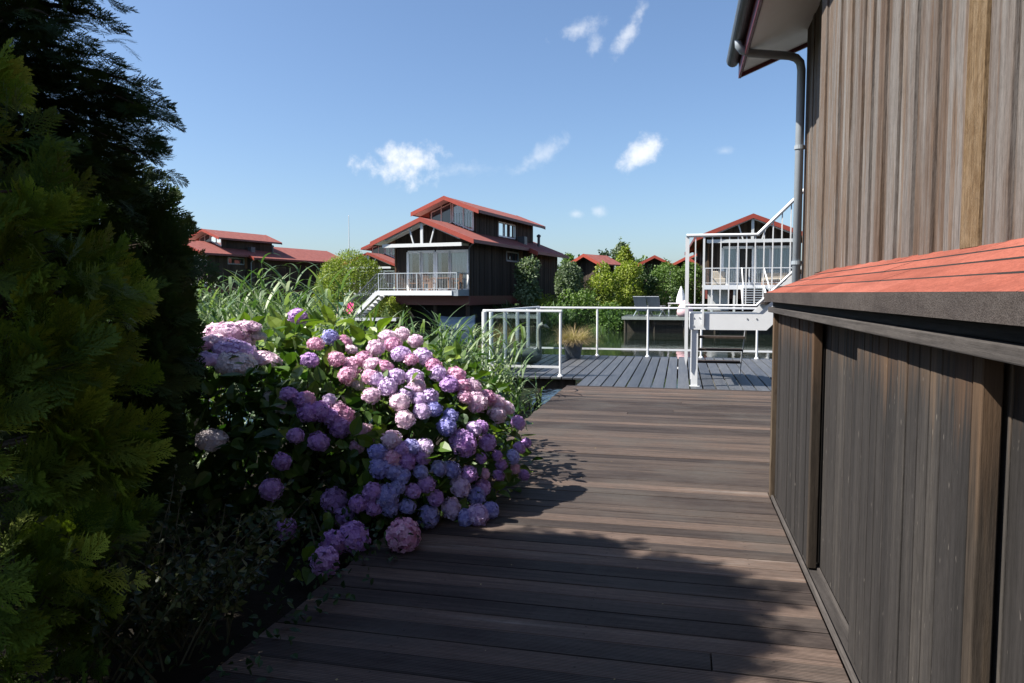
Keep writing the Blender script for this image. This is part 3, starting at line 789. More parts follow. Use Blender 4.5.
        k = b.build('stair_rail', M['charcoal'], None); k.parent = sto
    if stair == 'front':
        y0, z0, y1, z1 = -bl - .06, zf - .1, -bl - 1.9, .55
        ss = MB(); ss.bar((-.62, y0, z0), (-.62 * 1.15, y1, z1), .07, .22); sto = add(e, 'stair', ss, M['white'])
        ss = MB(); ss.bar((.62, y0, z0), (.62 * 1.15, y1, z1), .07, .22); k = ss.build('stringer', M['white'], None); k.parent = sto
        for i in range(8):
            t_ = (i + .5) / 8; b = MB(); yy = y0 + (y1 - y0) * t_; zz = z0 + (z1 - z0) * t_
            b.box(-.58, .58, yy - .12, yy + .12, zz - .05, zz); k = b.build('tread', M['steel'], None); k.parent = sto
        b = MB()
        for xx in (-.62, .62):
            b = MB(); b.bar((xx, y0, z0 + 1.1), (xx * 1.15, y1, z1 + 1.0), .06, .06); b.bar((xx * 1.15, y1, z1 - .3), (xx * 1.15, y1, z1 + 1.0), .06, .06, up=(0, 1, 0))
            k = b.build('stair_rail', M['white'], None); k.parent = sto
        for xx in (-2.3, -1.0, 1.0, 2.3): b = MB(); b.box(xx - .06, xx + .06, -bl + .05, -bl + .17, -.2, zf - .13); add(e, 'balcony_post', b, M['offwhite'])
        b = MB()
        boards(b, -hw, -1.2, -.3, 'y', .2, lambda u: zf - .2, .3, -1)
        add(e, 'lower_wall', b, M['offwhite'])
    return e

MH = house('stilt_house', (-14.4, 41.34, -.16), R(-8.8), 'big dark timber house on stilts over the water with red roofs and a furnished balcony', stair='left')
rp = at_y(749, 290, 47)
house('stilt_house', (rp[0], 47, .18), R(1.5), 'timber house behind the white stair landing with an open glass door and front steps', stair='front', shut=True, upper=False)
house('stilt_house', (-46.5, 62.27, .62), R(-12), 'dark timber house with wide red roofs rising behind the tall reeds', near=False, Ls=4.83, length=20.0, U=10.3, uz=-.35)
q = at_y(374, 290, 72); house('stilt_house', (q[0], 72, -.3), R(-3), 'distant red gabled house partly hidden by the big stilt house and the round hedge', near=False)
q = at_y(700, 290, 95); house('stilt_house', (q[0], 95, .4), R(-16), 'far red roofed house seen through the left balusters of the white stair landing', near=False)

# garden sheds with red gable roofs
def garden_shed(px, Y, z, rz, label):
    g = at_y(px, 290, Y); gs = empty('garden_shed', (g[0], Y, z), label, 'shed', None, R(rz))
    tp = lambda x: 3.86 - .5 * abs(x)
    b = MB(); boards(b, -.85, .85, 0, 'y', 0, lambda u: tp(u) - .03, .16, -1); boards(b, 0, 2.0, .85, 'x', 0, lambda u: 3.4, .16); boards(b, 0, 2.0, -.85, 'x', 0, lambda u: 3.4, .16, -1); b.box(-.75, .75, .11, 2.0, 0, 3.3)
    add(gs, 'wall', b, M['house'])
    b = MB()
    for sg in (-1, 1): b.prism([(0, tp(0)), (sg * 1.4, tp(1.4)), (sg * 1.4, tp(1.4) + .08), (0, tp(0) + .08)], 'y', -.55, 2.4)
    rr = add(gs, 'roof', b, M['tile'])
    b = MB(); b.prism([(-1.43, tp(1.43) + .1), (0, tp(0) + .1), (1.43, tp(1.43) + .1), (1.43, tp(1.43) - .12), (0, tp(0) - .12), (-1.43, tp(1.43) - .12)], 'y', -.61, -.55); k = b.build('bargeboard', M['red'], None); k.parent = rr
    b = MB(); b.box(1.12, 1.22, -.45, -.35, 0, 3.25); add(gs, 'porch_post', b, M['offwhite'])
    b = MB(); b.box(-.45, .45, -.06, -.023, .05, 2.1); dr = add(gs, 'door', b, M['house'])
    b = MB(); b.box(.3, .34, -.10, -.062, 1.0, 1.15); k = b.build('handle', M['steel'], None); k.parent = dr
garden_shed(588, 50, .15, -26, 'narrow timber garden shed with a bright red gable roof standing clear above the bushes')
garden_shed(655, 57, .35, -4, 'garden shed of which only a low red gable shows above the clipped hedge')
garden_shed(687, 58, .25, -14, 'garden shed with red roof half hidden by the white stair newel')

# ------------------------------------------------------------------ furniture by the far houses
HM = MH.matrix_world if False else (Matrix.Translation(MH.location) @ Matrix.Rotation(R(-8.8), 4, 'Z'))
def chair(label, loc, rz, mat='teak'):
    e = empty('patio_chair', loc, label, 'chair', None, rz)
    b = MB(); b.box(-.25, .25, -.25, .25, .42, .46); add(e, 'seat', b, M[mat])
    b = MB()
    for i in range(5): x = -.22 + i * .11; b.bar((x, .24, .5), (x, .32, .98), .05, .02, up=(0, 1, 0))
    b.bar((-.26, .33, .98), (.26, .33, .98), .04, .08); add(e, 'backrest', b, M[mat])
    for sx in (-1, 1):
        b = MB(); b.bar((sx * .27, -.25, .66), (sx * .27, .28, .68), .05, .03); add(e, 'armrest', b, M[mat])
        for yy in (-.24, .25): b = MB(); b.box(sx * .25 - .025, sx * .25 + .025, yy - .025, yy + .025, 0, .66 if yy < 0 else .5); add(e, 'leg', b, M[mat])
def table(label, loc, rz):
    e = empty('patio_table', loc, label, 'table', None, rz)
    b = MB()
    for i in range(6): b.box(-.6, .6, -.38 + i * .127, -.38 + i * .127 + .115, .70, .74)
    add(e, 'tabletop', b, M['teak'])
    for sx in (-1, 1):
        for sy in (-1, 1): b = MB(); b.box(sx * .52 - .03, sx * .52 + .03, sy * .3 - .03, sy * .3 + .03, 0, .70); add(e, 'leg', b, M['teak'])
for (x, y, a, lb) in ((-1.75, -.75, -60, 'wooden armchair nearest the outside stair on the stilt house balcony'), (-.95, -.4, 10, 'wooden armchair between the stairhead and the balcony table'),
                      (.25, -.75, 80, 'wooden armchair pulled up to the stair side of the balcony table'), (1.95, -.7, -85, 'wooden armchair at the downpipe end of the balcony table')):
    p = HM @ Vector((x, y, 1.75)); chair(lb, p, R(-8.8 + a))
table('slatted wooden table on the balcony of the big stilt house', HM @ Vector((1.1, -.75, 1.75)), R(-8.8))
e = empty('garden_sofa', (rp[0] + 1.6, 46.1, 1.93), 'beige cushioned sofa on the balcony behind the white stair', 'sofa')
b = MB(); b.box(-.95, .95, -.35, .35, 0, .22); add(e, 'base', b, M['teak'])
b = MB(); b.box(-.9, -.01, -.35, .3, .225, .40); b.box(.01, .9, -.35, .3, .225, .40); add(e, 'seat_cushion', b, M['cushion'], bevel=.05)
b = MB(); b.box(-.95, .95, .32, .45, .2, .75); add(e, 'backrest', b, M['cushion'], bevel=.05)
e = empty('garden_armchair', (rp[0] - 1.85, 46.1, 1.93), 'pale cushioned armchair behind glass at the closed end of that balcony', 'armchair')
b = MB(); b.box(-.4, .4, -.35, .35, 0, .4); add(e, 'seat_cushion', b, M['cushion'], bevel=.05)
b = MB(); b.box(-.4, .4, .30, .45, .38, .85); add(e, 'backrest', b, M['cushion'], bevel=.05)

# jetties
def jetty(name, label, x0, x1, y0, y1, z, edge='offwhite'):
    e = empty(name, (x0, y0, z), label, 'jetty')
    b = MB(); x = x0
    while x < x1: b.box(x, min(x1, x + .2) - .01, y0, y1, z - .05, z); x += .2
    b.build('decking', M['terrace'], e)
    b = MB(); b.box(x0, x1, y0 - .05, y0 - .003, z - .16, z + .01); b.build('edge_board', M[edge], e)
    b = MB(); b.box(x0 + .1, x1, y0 + .6, y0 + .66, -1.4, z - .06); b.build('shade_board', M['house'], e)  # dark board added in place of the black shade beneath the decking
    x = x0 + .2
    while x < x1:
        b = MB(); b.tube([(x, y0 + .15, -1.6), (x, y0 + .15, z - .06)], .08, 8); b.build('pile', M['house'], e); x += 1.6
jl = at_z(330, 318.5, .0); jr = at_z(404, 318.5, .0)
jetty('jetty', 'low jetty with a pale edge at the foot of the stilt house stair', -20.5, -15.9, 39.4, 41.2, .0)
a1 = at_y(632, 316, 40.0); a2 = at_y(775, 316, 40.0)
jetty('jetty', 'weathered jetty carrying two grey lounge chairs on the far bank', a1[0] - .6, a2[0] + 1, 40.6, 44.5, .15, 'concrete')

def lounge(label, loc, rz):
    e = empty('lounge_chair', loc, label, 'lounge chair', None, rz)
    b = MB(); b.hexa([(-.33, -.6, .38), (.33, -.6, .38), (.33, .25, .30), (-.33, .25, .30), (-.33, -.6, .44), (.33, -.6, .44), (.33, .25, .36), (-.33, .25, .36)]); add(e, 'seat', b, M['lounge'])
    b = MB(); b.hexa([(-.33, .22, .32), (.33, .22, .32), (.33, .28, .34), (-.33, .28, .34), (-.36, .70, 1.12), (.36, .70, 1.12), (.36, .76, 1.10), (-.36, .76, 1.10)]); add(e, 'backrest', b, M['lounge'])
    for sx in (-1, 1):
        b = MB(); b.bar((sx * .36, -.6, 0), (sx * .36, .3, .55), .05, .05); add(e, 'leg', b, M['steel'])
        b = MB(); b.bar((sx * .36, .6, 0), (sx * .36, -.4, .55), .05, .05); add(e, 'leg', b, M['steel'])
        b = MB(); b.box(sx * .36 - .04, sx * .36 + .04, -.5, .35, .56, .60); add(e, 'armrest', b, M['steel'])
for i, px in enumerate((640, 653)):
    p = at_y(px + 3, 317, 41.6); lounge(('grey high backed lounge chair farther from the white stair on the jetty', 'grey high backed lounge chair nearer to the white stair on the jetty')[i], (p[0], 41.6, .15), R(165))
# closed parasol and small white table by the hedge
p = at_y(681, 300, 42.5); e = empty('parasol', (p[0], 42.5, .15), 'closed white parasol standing on the jetty in front of the clipped hedge', 'parasol')
b = MB(); b.tube([(p[0], 42.5, .15), (p[0], 42.5, 1.8)], .03, 8); b.build('pole', M['white'], e)
b = MB(); b.lathe([(.12, .75), (.27, .9), (.24, 1.2), (.14, 1.55), (.02, 1.84)], (p[0], 42.5, .0), 10); b.build('canopy', M['offwhite'], e)
b = MB(); b.lathe([(.25, .15), (.25, .23), (.05, .25)], (p[0], 42.5, 0), 14); b.build('base', M['concrete'], e)
p = at_y(677, 308, 42.0); e = empty('patio_table', (p[0], 42, .15), 'white square table beside the closed parasol', 'table')
b = MB(); b.box(p[0] - .5, p[0] + .5, 41.6, 42.4, .85, .9); b.build('tabletop', M['white'], e)
for sx in (-.45, .45):
    for sy in (-.35, .35): b = MB(); b.box(p[0] + sx - .025, p[0] + sx + .025, 42 + sy - .025, 42 + sy + .025, .15, .85); b.build('leg', M['white'], e)
p = at_y(685, 311, 41.2); e = empty('beanbag', (p[0], 41.2, .15), 'pale pink beanbag on the jetty beside the white stair newel', 'beanbag')
b = MB(); b.lathe([(.28, 0), (.42, .1), (.44, .3), (.36, .55), (.2, .8), (.04, .9)], (p[0], 41.2, .15), 16); b.build('cushion', plain('pale_pink_cloth', (.7, .42, .45), .8), e, smooth=True)

# folding chairs with pink and dark towels on the left jetty
def towel_chair(px, mat, label):
    p = at_y(px, 318, 40.2); e = empty('deck_chair', (p[0], 40.2, .0), label, 'deck chair', None, R(8)); k_ = .62
    for sx in (-1, 1):
        b = MB(); b.bar((sx * .32 * k_, -.5 * k_, 0), (sx * .32 * k_, .45 * k_, 1.35 * k_), .035, .035); add(e, 'side_frame', b, M['teak'])
        b = MB(); b.bar((sx * .28 * k_, .6 * k_, 0), (sx * .28 * k_, -.35 * k_, .55 * k_), .035, .035); add(e, 'leg', b, M['teak'])
    b = MB(); pr = [(y * k_, z * k_) for y, z in ((-.42, .40), (-.1, .28), (.15, .55), (.3, .95), (.44, 1.42))]
    b.prism(pr + [(y + .02, z + .015) for y, z in reversed(pr)], 'x', -.34 * k_, .34 * k_); add(e, 'towel', b, M[mat])
towel_chair(349.5, 'pink', 'deck chair draped in a bright pink towel on the left jetty')
towel_chair(341, 'teal', 'deck chair draped in dark green cloth beside the pink one')
# flag pole
p = at_y(349, 240, 70); e = empty('flag_pole', (p[0], 70, 0), 'thin bare white flag pole rising above the distant roofs', 'flag pole')
b = MB(); b.tube([(p[0], 70, 0), (p[0], 70, 9.3)], [.07, .03], 8); b.build('pole', M['white'], e)
b = MB(); b.lathe([(.02, 0), (.06, .04), (.02, .1)], (p[0], 70, 9.3), 8); b.build('finial', M['white'], e)
# small covered boat under the house
p = at_y(458, 326, 41.2); e = empty('small_boat', (p[0], p[1], -.75), 'small pale boat under a blue grey cover moored below the stilt house', 'boat', None, R(-12))
b = MB(); sec = [(-1.15, .4, .42), (-.7, .5, .38), (0, .55, .36), (.7, .45, .40), (1.15, .08, .52)]
vs = []; 
for x, w_, h_ in sec: vs += [(x, -w_, h_), (x, -w_ * .75, 0.05), (x, 0, -.15), (x, w_ * .75, .05), (x, w_, h_)]
b.raw(vs, [(i * 5 + k, i * 5 + k + 1, i * 5 + k + 6, i * 5 + k + 5) for i in range(4) for k in range(4)] + [(0, 1, 2, 3, 4)]); add(e, 'hull', b, M['boat'])
b = MB(); vs = []
for x, w_, h_ in sec: vs += [(x, -w_ * 1.02, h_ - .05), (x, -w_ * .5, h_ + .3), (x, 0, h_ + .42), (x, w_ * .5, h_ + .3), (x, w_ * 1.02, h_ - .05)]
b.raw(vs, [(i * 5 + k, i * 5 + k + 5, i * 5 + k + 6, i * 5 + k + 1) for i in range(4) for k in range(4)] + [(0, 4, 3, 2, 1)]); add(e, 'cover', b, M['cover'])
# ------------------------------------------------------------------ vegetation
def nrm(a): return a / np.maximum(np.linalg.norm(a, axis=-1, keepdims=True), 1e-9)
def place(proto, P, X, Y, Z, S):
    """proto (k,4,3) quads placed n times with axes X,Y,Z (n,3) and scale S (n,)"""
    V = proto[None] * S[:, None, None, None]
    return (V[..., 0:1] * X[:, None, None] + V[..., 1:2] * Y[:, None, None] + V[..., 2:3] * Z[:, None, None]) + P[:, None, None]
def frond(seed, nb=9, na=6, ang=.75, droop=.12):
    """flat fern-like spray along +Y, unit length, in the XY plane"""
    g = np.random.default_rng(seed); q = []
    def leaflet(p, d, l, w_):
        d = d / np.linalg.norm(d); s_ = np.array((-d[1], d[0], g.uniform(-.3, .3)))
        q.append([p, p + d * l * .45 - s_ * w_, p + d * l, p + d * l * .45 + s_ * w_])
    def axis(t): return np.array((.06 * math.sin(t * 3 + seed), t, -droop * t * t))
    for i in range(nb):
        t = .08 + .86 * i / nb
        for sd in (-1, 1):
            if g.random() < .08: continue
            L = (.46 * (1 - t) + .10) * g.uniform(.75, 1.1); a = ang * g.uniform(.8, 1.15)
            d = np.array((sd * math.sin(a), math.cos(a), g.uniform(-.15, .15))); p0 = axis(t)
            q.append([p0, p0 + d * L * .5 + np.array((.006, 0, 0)), p0 + d * L, p0 + d * L * .5 - np.array((.006, 0, 0))])
            for k in range(na):
                tt = .18 + .8 * k / na
                for s2 in (-1, 1):
                    l2 = L * .36 * (1.1 - tt) + .035; a2 = math.atan2(d[0], d[1]) + s2 * .65
                    leaflet(p0 + d * L * tt, np.array((math.sin(a2), math.cos(a2), g.uniform(-.2, .2))), l2, .011)
            leaflet(p0 + d * L * .9, d, .07, .012)
    for i in range(6):
        leaflet(axis(i / 6), axis(i / 6 + .1) - axis(i / 6), .2, .010)
    leaflet(axis(.92), np.array((0, 1, -.2)), .1, .012)
    return np.array(q)
def frames(dirs, up, jit):
    """Y along dirs, Z near up"""
    Y = nrm(dirs); up = nrm(up + rng.normal(0, jit, Y.shape)); X = nrm(np.cross(Y, up)); Z = np.cross(X, Y); return X, Y, Z
def conifer(name, label, base, Hh, rfun, n, fl, mat, protos, outward=.8, upw=.55, droop=0.0, fill=.55, lean=(0, 0), limbs=16, hide=None):
    bx, by, bz = base
    e = empty(name, base, label, 'tree')
    z = rng.random(n * 4) * Hh; r0 = np.array([rfun(v / Hh) for v in z]); keep = rng.random(n * 4) < r0 / max(r0.max(), 1e-6); z, r0 = z[keep][:n], r0[keep][:n]
    a = rng.uniform(0, 2 * math.pi, len(z)); lump = 1 + .16 * np.sin(a * 3 + z * 4.1) + .12 * np.sin(a * 5 - z * 6.7)
    r = r0 * lump * (fill + (1 - fill) * rng.random(len(z)) ** .5)
    P = np.stack((bx + r * np.cos(a) + lean[0] * z, by + r * np.sin(a) + lean[1] * z, bz + z), -1)
    if hide is not None:
        k = hide(P); P, a, z = P[k], a[k], z[k]
    rad = np.stack((np.cos(a), np.sin(a), np.zeros_like(a)), -1)
    D = nrm(rad * outward + np.array((0, 0, upw)) + rng.normal(0, .28, P.shape)); 
    # spray planes: roughly vertical, facing sideways
    side = np.stack((-np.sin(a), np.cos(a), .35 * np.ones_like(a)), -1) * rng.choice((-1, 1), len(a))[:, None] * .5 + rad * .5 + np.array((0, 0, .5))
    X, Y, Z = frames(D, side, .35); S = fl * rng.uniform(.65, 1.2, len(a))
    b = MB(); which = rng.integers(0, len(protos), len(a)); tone = np.clip(rng.normal(.45, .22, len(a)), 0, 1)
    for k, pr in enumerate(protos):
        m = which == k
        V = place(pr, P[m] - Y[m] * (S[m] * .35)[:, None], X[m], Y[m], Z[m], S[m]); nn, kk = V.shape[:2]
        ty = np.repeat(pr[:, :, 1].mean(1)[None], nn, 0)
        rr = np.clip(tone[m][:, None] * .7 + ty * .35 + rng.normal(0, .05, (nn, kk)) - .05, 0, 1)
        b.quads(V.reshape(-1, 4, 3), rr.reshape(-1))
    b.build('crown', mat, e)
    b = MB(); b.tube([(bx, by, bz - .1), (bx + lean[0] * Hh * .5, by + lean[1] * Hh * .5, bz + Hh * .5), (bx + lean[0] * Hh * .93, by + lean[1] * Hh * .93, bz + Hh * .93)], [.03 * Hh ** .5 + .03, .04, .008], 8)
    tr = b.build('trunk', M['trunk'], e)
    for i in range(limbs):
        t = .1 + .8 * i / limbs; a_ = i * 2.4; rr = rfun(t) * .85; b = MB()
        p0 = Vector((bx + lean[0] * Hh * t, by + lean[1] * Hh * t, bz + Hh * t)); d = Vector((math.cos(a_), math.sin(a_), .35))
        b.tube([p0, p0 + d * rr * .5, p0 + d * rr + Vector((0, 0, -.05 - droop * rr))], [.018, .011, .003], 5); k = b.build('limb', M['trunk'], e)
    return e
FR = [frond(i, 9, 6) for i in range(3)]
FL = [frond(i + 10, 7, 4, .6, .25) for i in range(3)]

# big thuja at the left of the camera: clumps of overlapping flat fans
def fan(seed, nb=8, na=5):
    g = np.random.default_rng(seed); q = []
    def lf(p, a, l, w_, z):
        d = np.array((math.sin(a), math.cos(a), z)); s_ = np.array((d[1], -d[0], 0))
        q.append([p, p + d * l * .55 - s_ * w_, p + d * l, p + d * l * .55 + s_ * w_])
    ax = lambda t: np.array((.05 * math.sin(t * 3 + seed), t, .06 * t - .30 * t * t))
    for i in range(nb):
        t = .05 + .88 * i / nb
        for sd in (-1, 1):
            L = (.50 * (1 - t) ** .8 + .12) * g.uniform(.8, 1.1); a0 = sd * (.72 - .2 * t) * g.uniform(.85, 1.15); p0 = ax(t); dz = g.uniform(-.22, .08)
            for k in range(na):
                tt = k / na; p = p0 + np.array((math.sin(a0), math.cos(a0), dz)) * L * tt
                lf(p, a0 + g.uniform(-.1, .1), L * .34, .017, dz)
                for s2 in (-1, 1):
                    if tt > .08: lf(p, a0 + s2 * .6 * g.uniform(.8, 1.2), (.15 * (1.15 - tt)) * g.uniform(.8, 1.2), .016, dz + g.uniform(-.15, .15))
    for k in range(7): lf(ax(k / 7), g.uniform(-.08, .08), .18, .016, .06 - .6 * k / 7)
    lf(ax(.93), 0, .1, .016, -.4)
    return np.array(q)
FAN = [fan(i) for i in range(4)]
def clump_thuja(name, label, base, Hh, rfun, nclump, per, fl, mat, seed=5, lo=.05):
    g = np.random.default_rng(seed); bx, by, bz = base; e = empty(name, base, label, 'tree')
    b = MB(); b.tube([(bx, by, bz - .1), (bx, by, bz + Hh * .5), (bx, by, bz + Hh * .95)], [.07, .045, .008], 9); tr = b.build('trunk', M['trunk'], e)
    b = MB(); n = 0
    while n < nclump:
        t = lo + (1 - lo) * g.random(); r = rfun(t)
        if g.random() > r / .5 + .12: continue
        a = g.uniform(0, 2 * math.pi); rr = r * g.uniform(.72, 1.05); c = np.array((bx + rr * math.cos(a), by + rr * math.sin(a), bz + t * Hh)); n += 1
        rad = np.array((math.cos(a), math.sin(a), 0.)); tan = np.array((-math.sin(a), math.cos(a), 0.))
        if n % 3 == 0:
            lb = MB(); lb.tube([(bx, by, bz + t * Hh - .12), tuple(c - rad * .12 + np.array((0, 0, -.04))), tuple(c + rad * .05)], [.012, .006, .002], 5); lb.build('limb', M['trunk'], e)
        tn = float(np.clip(g.normal(.42, .24), .0, 1)); m = int(per * g.uniform(.7, 1.3))
        u = g.uniform(-.9, .9, m); v = g.uniform(-.75, .75, m)
        D = nrm(rad * .55 + tan * u[:, None] * .75 + np.array((0, 0, .32)) + np.stack((np.zeros(m), np.zeros(m), v), -1) * .7)
        P = c + tan * (u * .05)[:, None] + rad * g.uniform(-.10, .04, m)[:, None] + np.stack((np.zeros(m), np.zeros(m), v * .06), -1)
        up = nrm(rad * .85 + np.array((0, 0, .45)) + g.normal(0, .3, (m, 3))); Y = D; X = nrm(np.cross(Y, up)); Z = np.cross(X, Y); S = fl * g.uniform(.65, 1.15, m); wh = g.integers(0, len(FAN), m)
        for k, pr in enumerate(FAN):
            mm = wh == k
            if not mm.any(): continue
            V = place(pr, P[mm], X[mm], Y[mm], Z[mm], S[mm]); nn = V.shape[0]; ty = np.repeat(pr[:, :, 1].mean(1)[None], nn, 0); tx = np.repeat(np.abs(pr[:, :, 0]).mean(1)[None], nn, 0)
            b.quads(V.reshape(-1, 4, 3), np.clip(tn * .75 + .28 * ty + .35 * tx + g.normal(0, .06, ty.shape) - .08, 0, 1).reshape(-1))
    b.build('crown', mat, e); return e
clump_thuja('thuja_tree', 'bushy yellow green thuja with flat fern like sprays, closest to the camera beside the path', (-2.42, 1.98, -.05), 2.35,
            lambda t: float(np.interp(t, [0, .19, .33, .6, .75, .88, 1], [.30, .42, .50, .52, .42, .26, .03])), 165, 10, .165, M['thuja'])
# small conifer between thuja and hydrangea
clump_thuja('conifer_tree', 'small dark conifer with a ragged pointed top between thuja and hydrangea', (-3.12, 3.38, -.05), 2.2,
        lambda t: float(np.interp(t, [0, .3, .6, .8, .93, 1], [.22, .28, .38, .42, .22, .03])), 140, 11, .22, M['cypress'], seed=8)
clump_thuja('conifer_tree', 'dark broad conifer added to shade the hydrangeas, half hidden behind the thuja and the small pointed conifer', (-3.62, 3.88, -.05), 2.25,  # extra tree, placed to throw shade on the left hydrangea leaves
        lambda t: float(np.interp(t, [0, .3, .6, .8, .93, 1], [.40, .48, .46, .34, .16, .03])), 120, 10, .24, M['cypress'], seed=11)
def bough_tree(name, label, base, Hh, boughs, fl, seed=3, n_per=38, protos=None):
    """tall dark conifer carried on drooping boughs; boughs: (height, azimuth deg, length)"""
    e = empty(name, base, label, 'tree'); g = np.random.default_rng(seed); bx, by, bz = base
    b = MB(); b.tube([(bx, by, bz - .1), (bx, by, bz + Hh * .5), (bx, by, bz + Hh)], [.11, .07, .01], 10); tr = b.build('trunk', M['trunk'], e)
    b = MB()
    for (z, az, L) in boughs:
        a = R(az); d = np.array((math.cos(a), math.sin(a), .28)); p = np.array((bx, by, bz + z)); pts = []
        for k in range(9):
            t = k / 8; pts.append(p + d * L * t + np.array((0, 0, -.38 * L * t * t)))
        lb = MB(); lb.tube(pts, list(np.linspace(.022, .003, 9)), 6); k_ = lb.build('bough', M['trunk'], e)
        n = int(n_per * L); t = g.random(n) ** .7; i0 = np.minimum((t * 8).astype(int), 7); PA = np.array(pts)
        P = PA[i0] + (PA[i0 + 1] - PA[i0]) * (t * 8 - i0)[:, None] + g.normal(0, .035, (n, 3)) + np.stack((np.zeros(n), np.zeros(n), -.12 * g.random(n)), -1)
        sd = g.choice((-1, 1), n); dirv = np.array((d[0], d[1], 0)); perp = np.array((-d[1], d[0], 0))
        D = nrm(dirv * .75 + perp * (sd * g.uniform(.1, .9, n))[:, None] + np.stack((np.zeros(n), np.zeros(n), g.uniform(-.55, .35, n)), -1))
        X, Y, Z = frames(D, np.tile((0, 0, 1.0), (n, 1)), .45); S = fl * g.uniform(.6, 1.15, n) * (1.05 - .3 * t)
        wh = g.integers(0, 3, n); tone = np.clip(g.normal(.4, .2, n), 0, 1)
        for kk in range(3):
            m = wh == kk
            V = place((protos or FL)[kk], P[m], X[m], Y[m], Z[m], S[m]); b.quads(V.reshape(-1, 4, 3), np.repeat(tone[m], V.shape[1]))
    b.build('crown', M['cypress'], e)
    return e
def spiral(Hh, n, rfun, z0=.25, seed=1):
    g = random.Random(seed); out = []
    for i in range(n):
        t = i / n; out.append((z0 + (Hh - z0 - .15) * t, (i * 137.5 + g.uniform(-15, 15)) % 360, rfun(t) * g.uniform(.75, 1.1)))
    return out
# tall conifer: boughs reaching over the path side
sp = [(z, a, L * (.65 if 30 < a < 150 else 1.0)) for z, a, L in spiral(3.75, 66, lambda t: .76 - .5 * t, .5, seed=5)]
bough_tree('conifer_tree', 'tall dark conifer with drooping boughs against the sky behind the thuja', (-3.22, 2.95, -.05), 3.85,
           sp + [(z_ * .93, a_, L_ * .86) for z_, a_, L_ in ((2.45, -8, .80), (2.55, 6, .88), (2.35, -22, .8), (2.7, 18, .85), (2.25, 4, .72), (2.8, -15, .8), (3.05, 5, .66), (2.95, -26, .75), (3.2, -6, .58), (3.3, 14, .55), (2.62, -2, .92), (2.72, 2, .9), (2.5, 30, .8), (2.66, -40, .8), (2.4, 12, .78))], .17, seed=4, n_per=95, protos=FAN)
sp = [(z, a, L) for z, a, L in spiral(4.75, 80, lambda t: 1.15 - .75 * t, 3.3, seed=8)]
bough_tree('conifer_tree', 'tall dark conifer beside the camera whose raised crown shades the path', (-3.6, 1.95, -.05), 4.75, sp, .36, seed=9, n_per=60)
sp = [(z, a, L) for z, a, L in spiral(4.9, 70, lambda t: 1.15 - .7 * t, 3.2, seed=12)]
bough_tree('conifer_tree', 'dark garden conifer standing level with the camera', (-3.6, .55, -.05), 4.9, sp, .36, seed=19, n_per=60)

# ---- hydrangeas
def floret():
    q = []
    for k in range(4):
        a = k * math.pi / 2; c, s_ = math.cos(a), math.sin(a)
        rot = lambda u, v, w_: (u * c - v * s_, u * s_ + v * c, w_)
        q.append([rot(.06, 0, 0), rot(.55, -.48, .12), rot(1.0, 0, .02), rot(.55, .48, .12)])
    return np.array(q)
FLO = floret()
def head_mesh(name, mat, seed, flat=1.0, n=165, dome=False):
    g = np.random.default_rng(seed); b = MB(); i = np.arange(n) + .5
    ph = np.arccos(1 - 2 * i / n * (.62 if dome else .93)); th = math.pi * (1 + 5 ** .5) * i
    N_ = np.stack((np.cos(th) * np.sin(ph), np.sin(th) * np.sin(ph), np.cos(ph)), -1)
    r = .87 + g.normal(0, .06, n) ; P = N_ * r[:, None] * np.array((1, 1, flat))
    N2 = nrm(N_ * np.array((1, 1, 1 / flat)) + g.normal(0, .34, N_.shape)); ref = nrm(g.normal(0, 1, N_.shape)); X = nrm(np.cross(ref, N2)); Y = np.cross(N2, X)
    S = g.uniform(.16, .215, n)
    V = place(FLO, P, X, Y, N2, S); b.quads(V.reshape(-1, 4, 3), np.clip(np.repeat(g.normal(.55, .25, n), 4) + g.normal(0, .13, n * 4), 0, 1))
    # dark inner core of stalks so the head is not hollow
    b.lathe([(.05, -.72 * flat), (.5, -.52 * flat), (.72, 0), (.5, .52 * flat), (.05, .72 * flat)], (0, 0, 0), 12, rnd=.05)
    return b.mesh(name, mat)
HEADS = {k: [head_mesh('flower_head', M[m], 20 + i * 7 + j) for j in range(3)] for i, (k, m) in enumerate((('P', 'fl_pink'), ('W', 'fl_white'), ('L', 'fl_lilac'), ('V', 'fl_violet'), ('B', 'fl_blue')))}
FLATH = {k: [head_mesh('flower_head', M[m], 90 + i * 5 + j, .5, 130, True) for j in range(2)] for i, (k, m) in enumerate((('C', 'fl_cream'), ('W', 'fl_white'), ('L', 'fl_lilac'), ('P', 'fl_pink')))}
def ell_hit(px, py, c, rad):
    d = ray(px, py); o = (C0 - c) / rad; v = d / rad
    A = v @ v; B = o @ v; Cc = o @ o - 1; disc = B * B - A * Cc
    t = (-B - math.sqrt(disc)) / A if disc > 0 else -B / A
    p = C0 + d * t
    n = nrm(((p - c) / rad ** 2)[None])[0]
    return p, n, float(np.linalg.norm(p - C0))
def hleaf(seed):
    g = np.random.default_rng(seed); q = []; prof = [(0, .02), (.2, .24), (.45, .33), (.7, .25), (.9, .09), (1, .0)]
    for (t0, w0), (t1, w1) in zip(prof, prof[1:]):
        zc = lambda t: -.22 * t * t + .05 * math.sin(t * 5 + seed)
        for sd in (-1, 1):
            q.append([(0, t0, zc(t0)), (sd * w0, t0, zc(t0) + .35 * w0), (sd * w1, t1, zc(t1) + .35 * w1), (0, t1, zc(t1))])
    return np.array(q)
HL = [hleaf(i) for i in range(3)]
